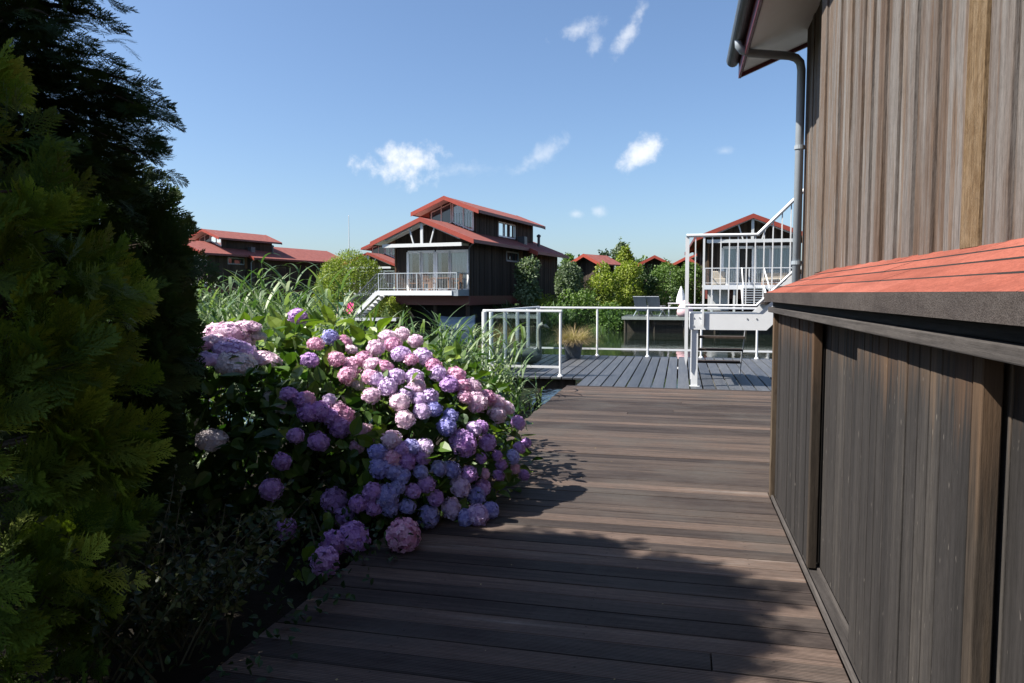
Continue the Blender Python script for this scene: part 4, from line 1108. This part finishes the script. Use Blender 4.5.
def scatter_leaves(b, P, N_, size, up=.45, protos=HL, jit=.45, tone=(.45, .22)):
    n = len(P); D = nrm(N_ * .55 + rng.normal(0, .55, P.shape) + np.array((0, 0, .05))); X, Y, Z = frames(D, N_ * .6 + np.array((0, 0, up)), jit); S = size * rng.uniform(.6, 1.15, n)
    wh = rng.integers(0, len(protos), n); tn = np.clip(rng.normal(*tone, n), 0, 1)
    for k, pr in enumerate(protos):
        m = wh == k; V = place(pr, P[m], X[m], Y[m], Z[m], S[m]); b.quads(V.reshape(-1, 4, 3), np.repeat(tn[m], V.shape[1]))
def ell_pts(n, c, rad, lo=.8, hi=1.0, zmin=.0):
    N_ = nrm(rng.normal(0, 1, (n * 3, 3))); P = c + N_ * rad * rng.uniform(lo, hi, (n * 3, 1)); k = P[:, 2] > zmin; P, N_ = P[k][:n], N_[k][:n]
    return P, nrm(N_ / rad)
HS = 2.2033
def px_(x, y): return 180 + x / HS, 290 + y / HS
MOP = '''458,100,22,W 490,95,18,W 520,110,18,W 432,125,22,W 470,118,20,P 488,138,22,L 510,152,18,P 535,145,22,L 405,150,22,P 425,162,22,W 450,168,22,P 420,190,22,P
432,195,20,L 478,188,20,L 458,212,22,L 518,190,20,L 522,212,20,W 485,245,24,W 500,225,18,L 528,238,20,L 550,235,22,L 497,283,22,W 535,265,22,L 560,260,20,B 598,275,17,B 590,300,22,B 422,230,22,W
610,185,22,P 595,205,24,V 625,210,20,P 645,212,22,W 570,182,20,L 560,165,18,P 630,235,20,P 655,245,24,W 680,236,22,P 700,246,22,W 720,258,20,W 702,272,24,W 747,292,17,V
627,336,33,V 680,335,20,V 650,305,18,L 665,300,16,V 765,337,13,V 750,347,15,V 735,368,17,B 710,385,15,V 700,365,14,V 740,393,14,P 704,408,14,V 760,408,14,V 665,370,14,V 672,405,14,P
467,328,24,W 510,345,20,B 490,350,20,V 540,345,22,L 468,370,22,P 436,357,20,B 440,392,24,B 470,397,22,B 500,378,20,V 535,368,18,V 488,410,20,B 480,434,18,B 532,400,17,B 545,428,19,V 515,443,20,V 600,396,24,B 572,393,20,B 640,405,20,V 620,433,24,L 655,452,22,B 670,435,20,V 565,458,20,V 601,482,24,L 630,502,18,B 655,495,26,L 685,485,18,B 502,478,20,B 549,500,24,B 457,455,26,B 425,445,22,V 428,478,20,V 392,472,22,V 462,480,20,B 492,540,35,P'''
MOP2 = '''260,55,20,V 332,102,20,B 287,152,21,V 300,117,18,P 345,150,20,P 362,112,20,P 385,165,24,P 372,188,22,P 409,316,26,P 355,300,28,V 335,278,22,V 365,278,24,P 310,265,24,V 283,268,24,V 270,240,18,V 240,228,20,V 255,320,18,V 307,333,24,V 280,240,20,P 350,262,18,P
342,465,27,V 360,500,24,V 337,558,27,V 383,545,28,V 320,598,26,V 235,528,22,V 202,440,24,V 225,378,18,V 392,345,16,P 330,240,16,L 395,205,18,W 378,130,16,W'''
FLT = '105,88,42,W 150,78,30,W 165,98,28,C 122,130,42,L 122,158,42,C 192,150,34,W 55,150,28,L 72,112,34,W 220,247,38,C 70,330,32,C 128,104,34,W 48,118,26,P 90,82,24,P'
def hydrangea(label, heads, c, rad, nleaf, lsize, protos=HEADS, flat=False, base=None, zmin=.0, extra=None, tone=(.45, .22)):
    base = base or (c[0], c[1], -.05)
    e = empty('hydrangea_shrub', base, label, 'shrub')
    c = np.array(c, float); rad = np.array(rad, float); stems = MB(); Pn = []
    for i, tok in enumerate(heads.split()):
        x, y, r, k = tok.split(','); x, y, r = float(x), float(y), float(r)
        px, py = px_(x, y); p, n, dist = ell_hit(px, py, c, rad)
        rr = r / HS / F * dist * random.uniform(.94, 1.12)
        o = bpy.data.objects.new('flower_head', random.choice(protos[k])); COL.objects.link(o); o.parent = e
        p = p - n * rr * .15; 
        if p[2] < rr * .75: p = at_z(px, py, rr * .8)
        o.location = tuple(p - np.array(base)); o.scale = (rr, rr, rr * (1 if flat else random.uniform(.72, .95)))
        ax = nrm((n * .7 + np.array((0, 0, .9 if flat else .6)) + rng.normal(0, .12, 3))[None])[0]
        o.rotation_euler = (Vector(ax).to_track_quat('Z', 'Y') @ __import__('mathutils').Quaternion((0, 0, 1), random.uniform(0, 6.28))).to_euler()
        q = np.array((c[0] + (p[0] - c[0]) * .3, c[1] + (p[1] - c[1]) * .3, .02))
        stems.tube([q, q * .45 + (p - ax * rr) * .55 + np.array((0, 0, .05)), p - ax * rr * .6], [.009, .006, .004], 5)
        Pn.append(p - ax * rr * 1.25)
    stems.build('stems', M['stem'], e)
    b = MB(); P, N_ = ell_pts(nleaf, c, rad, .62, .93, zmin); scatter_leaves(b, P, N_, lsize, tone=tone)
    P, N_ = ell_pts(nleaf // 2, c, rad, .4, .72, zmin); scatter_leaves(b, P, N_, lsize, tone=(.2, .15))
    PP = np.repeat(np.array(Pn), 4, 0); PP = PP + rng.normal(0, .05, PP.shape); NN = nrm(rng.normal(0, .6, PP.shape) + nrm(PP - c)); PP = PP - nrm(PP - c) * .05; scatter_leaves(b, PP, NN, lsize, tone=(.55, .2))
    if extra is not None: scatter_leaves(b, extra[0], extra[1], lsize * 1.15, tone=(.85, .15), jit=.3)
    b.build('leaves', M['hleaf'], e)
    return e
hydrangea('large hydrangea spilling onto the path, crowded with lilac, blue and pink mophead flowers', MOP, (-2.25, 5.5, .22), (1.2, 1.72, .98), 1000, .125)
ex = []
for _ in range(95):
    px, py = random.uniform(232, 395), random.uniform(322, 356); p = at_y(px, py, random.uniform(4.9, 6.0)); ex.append(p)
ex = np.array(ex)
hydrangea('hydrangea with sparse deep violet flowers between the pale one and the large lilac one', MOP2, (-2.85, 5.0, .2), (1.0, 1.25, 1.0), 800, .135, extra=(ex, nrm(rng.normal(0, .3, ex.shape) + np.array((.1, -.4, 1)))))
hydrangea('hydrangea with flat pale pink and cream flower heads beside the small dark conifer', FLT, (-3.35, 4.75, .25), (.72, .9, .86), 420, .12, protos=FLATH, flat=True)

# low variegated shrub at the foot of the thuja
e = empty('variegated_shrub', (-2.08, 2.55, -.05), 'low shrub of small yellow edged leaves in the shade at the foot of the thuja', 'shrub')
SL = [np.array([[(0, 0, 0), (.28, .4, .06), (0, 1, -.05), (0, .5, 0)], [(0, 0, 0), (0, .5, 0), (0, 1, -.05), (-.28, .4, .06)]])]
b = MB(); sb = MB()
for i in range(105):
    a = random.uniform(0, 6.28); s0 = np.array((-2.08 + random.gauss(0, .12), 2.55 + random.gauss(0, .2), 0.0)); L = random.uniform(.35, .75)
    d = nrm(np.array([(math.cos(a) * .55, math.sin(a) * .55, 1.0)]))[0]; pts = [s0 + d * L * t + np.array((math.cos(a), math.sin(a), -.4)) * .22 * L * t * t for t in np.linspace(0, 1, 6)]
    sb.tube(pts, list(np.linspace(.005, .0015, 6)), 4)
    n = int(60 * L); t = rng.uniform(.2, 1, n); PA = np.array(pts); i0 = np.minimum((t * 5).astype(int), 4); P = PA[i0] + (PA[i0 + 1] - PA[i0]) * (t * 5 - i0)[:, None]
    scatter_leaves(b, P, nrm(rng.normal(0, 1, P.shape) + np.array((0, 0, .4))), .042, protos=SL, tone=(.6, .35))
b.build('leaves', M['euo'], e); sb.build('twigs', M['stem'], e)
# low ground cover in the deep shade
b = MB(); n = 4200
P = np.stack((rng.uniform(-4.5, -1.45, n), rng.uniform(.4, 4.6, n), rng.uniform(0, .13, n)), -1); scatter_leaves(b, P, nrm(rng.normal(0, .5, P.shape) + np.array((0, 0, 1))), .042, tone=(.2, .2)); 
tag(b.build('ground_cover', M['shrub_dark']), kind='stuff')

# ---- reeds
def reed_bed(name, n, region, hmin, hmax, z0=-.75, wid=.012, lean=.35):
    b = MB()
    for _ in range(n):
        p = region(); h_ = random.uniform(hmin, hmax); a = random.uniform(0, 6.28)
        dirx = np.array((math.cos(a), math.sin(a), 0)); s_ = abs(random.gauss(0, lean)); tone = random.random()
        base = np.array((p[0], p[1], z0)); pts = []
        N_ = 7
        for k in range(N_):
            t = k / (N_ - 1); pts.append(base + np.array((0, 0, h_ * t)) + dirx * s_ * .25 * h_ * t * t)
        sw = .004; side = np.array((-dirx[1], dirx[0], 0))
        V = [[pts[k] - side * sw, pts[k] + side * sw, pts[k + 1] + side * sw, pts[k + 1] - side * sw] for k in range(N_ - 1)]
        b.quads(V, tone * .5)
        for j in range(random.randint(4, 7)):      # arching leaves
            t = random.uniform(.3, 1.0); i0 = min(int(t * (N_ - 1)), N_ - 2); q = pts[i0] + (pts[i0 + 1] - pts[i0]) * (t * (N_ - 1) - i0)
            a2 = random.uniform(0, 6.28); d = np.array((math.cos(a2) * .6, math.sin(a2) * .6, 1.0)); d /= np.linalg.norm(d); L = random.uniform(.35, .75); lp = [q]; bend = random.uniform(.25, 1.1)
            for k in range(6):
                lp.append(lp[-1] + d * L / 6); d = d + np.array((math.cos(a2) * .22, math.sin(a2) * .22, -.30)) * bend; d /= np.linalg.norm(d)
            sd = np.array((-math.sin(a2), math.cos(a2), 0)); ww = wid * np.array((.6, 1, 1, .9, .7, .4, .05))
            V = [[lp[k] - sd * ww[k], lp[k] + sd * ww[k], lp[k + 1] + sd * ww[k + 1], lp[k + 1] - sd * ww[k + 1]] for k in range(6)]
            b.quads(V, np.clip(tone + random.gauss(0, .15), 0, 1))
    return tag(b.build(name, M['reed']), kind='stuff')
def reg_ratio(a, b_):
    def f():
        while True:
            y = random.uniform(8.3, 12.5); x = -random.uniform(a, b_) * y
            if x < -3.0: return (x, y)
    return f
reed_bed('reeds', 330, reg_ratio(.46, .80), 1.4, 2.35, wid=.021)
reed_bed('reeds', 24, reg_ratio(.50, .80), 2.3, 2.75, wid=.019)
reed_bed('reeds', 190, reg_ratio(.27, .46), .9, 1.75, wid=.016)
reed_bed('shore_reeds', 420, lambda: (lambda x: (x, shore_y(x) - random.uniform(-.5, 2.2)))(random.uniform(-60, -16)), 1.2, 2.6, -.8, .045)
reed_bed('reeds', 75, lambda: (random.uniform(-3.7, -2.3), random.uniform(8.7, 11.6)), .9, 1.8, wid=.016)
reed_bed('reeds', 9, lambda: (random.uniform(-2.6, -1.95), random.uniform(9.6, 11.6)), .5, .95)
# reeds along the far shore
reed_bed('shore_reeds', 420, lambda: (lambda x: (x, shore_y(x) - random.uniform(-.2, 1.2)))(random.uniform(-13.5, -6.2)), .7, 1.6, -.8, .03)

# ---- distant shrubs and trees made of leaf clumps
def leafy(b, lobes, n, size, flat=.6, tone=(.5, .22), shell=.55):
    lobes = np.array(lobes, float); vol = np.prod(lobes[:, 3:6], 1) ** (2 / 3); cnt = np.maximum(1, (n * vol / vol.sum()).astype(int))
    for (x, y, z, a, c, h_), m in zip(lobes, cnt):
        N_ = nrm(rng.normal(0, 1, (m, 3))); r = (shell + (1 - shell) * rng.random((m, 1)) ** .6); wob = 1 + (.05 if shell > .7 else .16) * np.sin(N_[:, :1] * 7 + x) * np.sin(N_[:, 2:] * 6 + y) + rng.normal(0, .035, (m, 1))
        P = np.array((x, y, z)) + N_ * np.array((a, c, h_)) * r * wob
        D = nrm(N_ * .35 + rng.normal(0, .6, P.shape)); X, Y, Z = frames(D, N_ + np.array((0, 0, .5)), .5); S = size * rng.uniform(.6, 1.3, m)
        pr = np.array([[(0, 0, 0), (.32, .5, .08), (0, 1, -.1), (-.32, .5, .08)]])
        V = place(pr, P, X, Y, Z, S); lump = np.sin(P[:, 0] * 2.3 + P[:, 2] * 3) * .12
        b.quads(V.reshape(-1, 4, 3), np.clip(rng.normal(tone[0], tone[1], m) + lump, 0, 1))
def shrub(name, label, px, Y, ytop, ybot, wpx, mat, n=2600, size=.16, cat='shrub', lobes=9, group=None, tone=(.5, .22), dome=False, trunk=False, depth=1.0):
    c = at_y(px, ybot, Y); tpt = at_y(px, ytop, Y); dist = np.linalg.norm(c - C0); wid = wpx / F * dist * .96; hh = tpt[2] - c[2]
    e = empty(name, c, label, cat, group); b = MB(); L = []
    g = random.Random(int(px * 7 + ytop))
    if dome: L = [(c[0], Y, c[2] + hh * .42, wid / 2, wid / 2 * depth, hh * .58)]; n = int(n * 1.6)
    else:
        L = [(c[0], Y, c[2] + hh * .45, wid * .34, wid * .34 * depth, hh * .46)]
        for i in range(lobes):
            a = 6.28 * i / lobes + g.uniform(-.3, .3); t = g.uniform(.2, .86); rr = wid * .33 * (1 - abs(t - .42) * .9); s_ = wid * g.uniform(.15, .25)
            L.append((c[0] + math.cos(a) * rr, Y + math.sin(a) * rr * depth, c[2] + hh * t, s_, s_, min(s_ * 1.1, hh * .3)))
    leafy(b, L, n, size, tone=tone, shell=.8 if dome else .55); b.build('crown' if cat == 'tree' else 'foliage', M[mat], e)
    b = MB(); b.tube([(c[0], Y, c[2] - .3), (c[0] + .05, Y, c[2] + hh * .55)], [.10 if trunk else .05, .03], 7); b.build('trunk' if cat == 'tree' else 'stem', M['trunk'], e)
    return e
shrub('clipped_hedge', 'big rounded clipped hedge on the bank beside the stilt house stair', 352, 43, 252, 322, 72, 'shrub_yel', 11000, .12, 'hedge', dome=True, tone=(.42, .25))
shrub('grey_shrub', 'grey green bush against the side wall of the big stilt house', 527, 43.6, 258, 306, 30, 'shrub_grey', 2600, .2)
shrub('round_shrub', 'round grey green bush on a stem between the stilt house and the garden shed', 569, 45.5, 262, 300, 28, 'shrub_grey', 2600, .17, dome=True)
shrub('yellow_shrub', 'tall yellow green feathery bush in front of the garden shed', 605, 46, 262, 318, 44, 'shrub_yel', 4000, .17)
shrub('yellow_shrub', 'bright yellow green bush touching the dark bush behind the lounge chairs', 632, 46.2, 260, 316, 32, 'shrub_yel', 3200, .16, tone=(.62, .2))
shrub('dark_shrub', 'dark green bush between the yellow green bush and the clipped hedge', 645, 47.2, 259, 318, 30, 'shrub_dark', 2600, .17)
shrub('clipped_hedge', 'squarish clipped hedge behind the closed parasol', 667, 48.5, 264, 318, 46, 'shrub_mid', 5200, .15, 'hedge', dome=True, tone=(.55, .25))
shrub('clipped_hedge', 'dark hedge end behind the white stair newel', 690, 50, 262, 315, 30, 'shrub_mid', 2200, .17, 'hedge', dome=True)
shrub('low_shrub', 'low spreading bush at the water edge under the railing corner', 575, 44.4, 293, 328, 56, 'shrub_mid', 3600, .16, tone=(.6, .25))
shrub('low_shrub', 'low yellow green plants along the shore below the round bush', 545, 44.8, 295, 324, 44, 'shrub_yel', 2600, .15, tone=(.6, .25))
shrub('low_shrub', 'low leafy bush at the waterline beside the lounge chair jetty', 612, 44.0, 300, 332, 40, 'shrub_mid', 2600, .15, tone=(.55, .25))
shrub('low_shrub', 'bright young shrub growing under the stilt house stair', 398, 41.9, 297, 318, 26, 'shrub_yel', 1500, .13, tone=(.75, .2))
shrub('poplar_tree', 'tall silvery poplar standing above the garden shed bushes', 622, 74, 235, 300, 27, 'poplar', 4200, .3, 'tree', trunk=True)
shrub('broadleaf_tree', 'yellow green rounded tree in front of the silvery poplar', 625, 60, 247, 300, 20, 'shrub_yel', 2200, .22, 'tree', dome=True, trunk=True)
shrub('broadleaf_tree', 'dark low tree crown just behind the garden shed roof', 603, 78, 246, 292, 22, 'shrub_dark', 1800, .3, 'tree', trunk=True)
shrub('broadleaf_tree', 'green tree between the stilt house and the garden shed', 572, 66, 251, 300, 24, 'shrub_mid', 1800, .28, 'tree', trunk=True)
for (px, w_, yt, lab) in ((545, 40, 264, 'far low tree glimpsed behind the rear roof of the stilt house'), (670, 40, 264, 'far tree behind the clipped hedge and the low red gable'), (712, 40, 262, 'far tree seen through the landing balusters'), (345, 60, 258, 'far tree behind the round clipped hedge'), (300, 60, 268, 'far tree behind the wide red roofed house'), (640, 30, 258, 'far tree between the poplar and the low red gable')):
    shrub('broadleaf_tree', lab, px, 105, yt, 296, w_, 'shrub_dark' if px % 2 else 'shrub_mid', 1500, .5, 'tree', trunk=True)
b = MB()
for i in range(60):
    x = -260 + i * 9.0 + random.uniform(-2, 2); leafy(b, [(x, 205 + random.uniform(-12, 12), 2.2, 6, 4, random.uniform(2.5, 4.5))], 260, 1.3)
tag(b.build('treeline', M['shrub_dark']), kind='stuff')
# grass tufts on the far bank
b = MB()
for _ in range(1500):
    x = random.uniform(-24, 9); y = shore_y(x) + abs(random.gauss(0, 1.5)) - .3; blades(b, 3, .15, .5, .8, (x, y, far_h(x, y) - .05), .025, .8, 3)
tag(b.build('bank_grass', M['reed']), kind='stuff')

# fallen petals and leaf bits on the boards
b = MB(); n = 90
P = np.stack((rng.uniform(-1.6, .62, n), rng.uniform(2.4, 10.8, n) , np.full(n, .004)), -1); k = rng.random(n) < np.where(P[:, 0] < -.7, 1.0, .35); P = P[k]
a = rng.uniform(0, 6.28, len(P)); X = np.stack((np.cos(a), np.sin(a), np.full(len(P), .15)), -1); Y = np.stack((-np.sin(a), np.cos(a), np.zeros(len(P))), -1); Z = np.tile((0, 0, 1.), (len(P), 1))
b.quads(place(np.array([[(0, 0, 0), (.5, -.45, .05), (1, 0, .1), (.5, .45, .05)]]), P, X, Y, Z, rng.uniform(.006, .013, len(P))).reshape(-1, 4, 3), rng.random(len(P)))
tag(b.build('fallen_petals', M['dry']), kind='stuff')

# grass of the garden beyond the conifers
b = MB()
for _ in range(2600):
    x, y = random.uniform(-16, -4.0), random.uniform(-6, 8.6); blades(b, 4, .2, .22, 1.2, (x, y, garden_h(x, y) - .02), .012, 1.0, 2)
tag(b.build('garden_grass', M['reed']), kind='stuff')
# ------------------------------------------------------------------ world, sun
SUN = Vector((-1, -.42, 1.25)).normalized()
EL = math.asin(SUN.z); ROT = math.atan2(SUN.x, SUN.y)
w = bpy.data.worlds.new('World'); scene.world = w; w.use_nodes = True
t = w.node_tree; N = t.nodes; Lk = t.links
bg = N['Background']; bg.inputs['Strength'].default_value = SKY_STRENGTH
sky = N.new('ShaderNodeTexSky'); sky.sky_type = 'NISHITA'; sky.sun_disc = False
sky.sun_elevation = EL; sky.sun_rotation = ROT; sky.altitude = 0; sky.air_density = 1.0; sky.dust_density = 1.15; sky.ozone_density = 6.0
tc = N.new('ShaderNodeTexCoord'); D = tc.outputs['Generated']
def mth(op, a, b=0.0, c=None):
    m = N.new('ShaderNodeMath'); m.operation = op
    for i, v in enumerate((a, b, c)):
        if v is None: continue
        if isinstance(v, bpy.types.NodeSocket): Lk.new(v, m.inputs[i])
        else: m.inputs[i].default_value = v
    return m.outputs[0]
def dot(vec):
    m = N.new('ShaderNodeVectorMath'); m.operation = 'DOT_PRODUCT'; Lk.new(D, m.inputs[0]); m.inputs[1].default_value = tuple(vec); return m.outputs['Value']
nz = N.new('ShaderNodeTexNoise'); nz.inputs['Scale'].default_value = 16; nz.inputs['Detail'].default_value = 9; nz.inputs['Roughness'].default_value = .58; nz.inputs['Distortion'].default_value = .25
Lk.new(D, nz.inputs['Vector'])
nz2 = N.new('ShaderNodeTexNoise'); nz2.inputs['Scale'].default_value = 46; nz2.inputs['Detail'].default_value = 6; nz2.inputs['Roughness'].default_value = .6
Lk.new(D, nz2.inputs['Vector'])
nf = mth('ADD', mth('MULTIPLY', mth('SUBTRACT', nz.outputs['Fac'], .5), 2.4), mth('MULTIPLY', mth('SUBTRACT', nz2.outputs['Fac'], .5), 2.2))
CLOUDS = [  # px, py, half width, half height, tilt deg, density, noise, softness
    (404, 163, 46, 21, 4, 1.0, .75, .6), (462, 168, 42, 10, 0, .38, .9, .9), (540, 155, 32, 9, 33, .42, 1.0, .9),
    (641, 154, 27, 16, 28, .95, .75, .65), (580, 28, 28, 11, 18, .55, .95, .8), (594, 44, 12, 9, 80, .4, .9, .8), (627, 36, 34, 9, 62, .6, .95, .8),
    (576, 214, 11, 6, 0, .45, .7, .8), (598, 211, 9, 6, 0, .4, .7, .8), (724, 151, 9, 5, 0, .3, .7, .8)]
total = None
for (px, py, hw_, hh_, tilt, dens, nk, soft) in CLOUDS:
    c = Vector(ray(px, py)).normalized()
    u = Vector((0, 0, 1)).cross(c) * -1; u.normalize(); v = c.cross(u) * -1
    if v.z < 0: v = -v
    a = R(tilt); uu = u * math.cos(a) + v * math.sin(a); vv = v * math.cos(a) - u * math.sin(a)
    k = F * .94
    p = mth('MULTIPLY', dot(uu), k / hw_); q = mth('MULTIPLY', dot(vv), k / hh_)
    r2 = mth('SQRT', mth('ADD', mth('MULTIPLY', p, p), mth('MULTIPLY', q, q)))
    val = mth('ADD', mth('SUBTRACT', 1.0, r2), mth('MULTIPLY', nf, nk))
    front = mth('GREATER_THAN', dot(c), .2)
    mr = N.new('ShaderNodeMapRange'); mr.interpolation_type = 'SMOOTHSTEP'; mr.inputs['From Min'].default_value = 0; mr.inputs['From Max'].default_value = soft * 1.6
    Lk.new(val, mr.inputs['Value'])
    e = mth('MULTIPLY', mth('MULTIPLY', mr.outputs['Result'], dens), front)
    total = e if total is None else mth('MAXIMUM', total, e)
hs = N.new('ShaderNodeHueSaturation'); hs.inputs['Saturation'].default_value = SKY_SAT; hs.inputs['Value'].default_value = SKY_VAL
Lk.new(sky.outputs[0], hs.inputs['Color'])
mx = N.new('ShaderNodeMix'); mx.data_type = 'RGBA'; Lk.new(total, mx.inputs[0]); Lk.new(hs.outputs[0], mx.inputs[6]); mx.inputs[7].default_value = (*CLOUD, 1)
Lk.new(mx.outputs[2], bg.inputs['Color'])
sd = bpy.data.lights.new('sun', 'SUN'); sd.energy = SUN_E; sd.angle = R(.53); sd.color = (1.0, .95, .87)
so = bpy.data.objects.new('sun', sd); COL.objects.link(so); so.rotation_euler = (-SUN).to_track_quat('-Z', 'Y').to_euler()
so.location = (-20, -6, 30)
vs = scene.view_settings
vs.view_transform = 'Standard'; vs.look = 'None'; vs.exposure = EXPO; vs.gamma = 1; vs.use_curve_mapping = False
cy = scene.cycles
cy.max_bounces = 6; cy.transparent_max_bounces = 12; cy.diffuse_bounces = 3; cy.glossy_bounces = 3; cy.transmission_bounces = 4
cy.caustics_reflective = False; cy.caustics_refractive = False
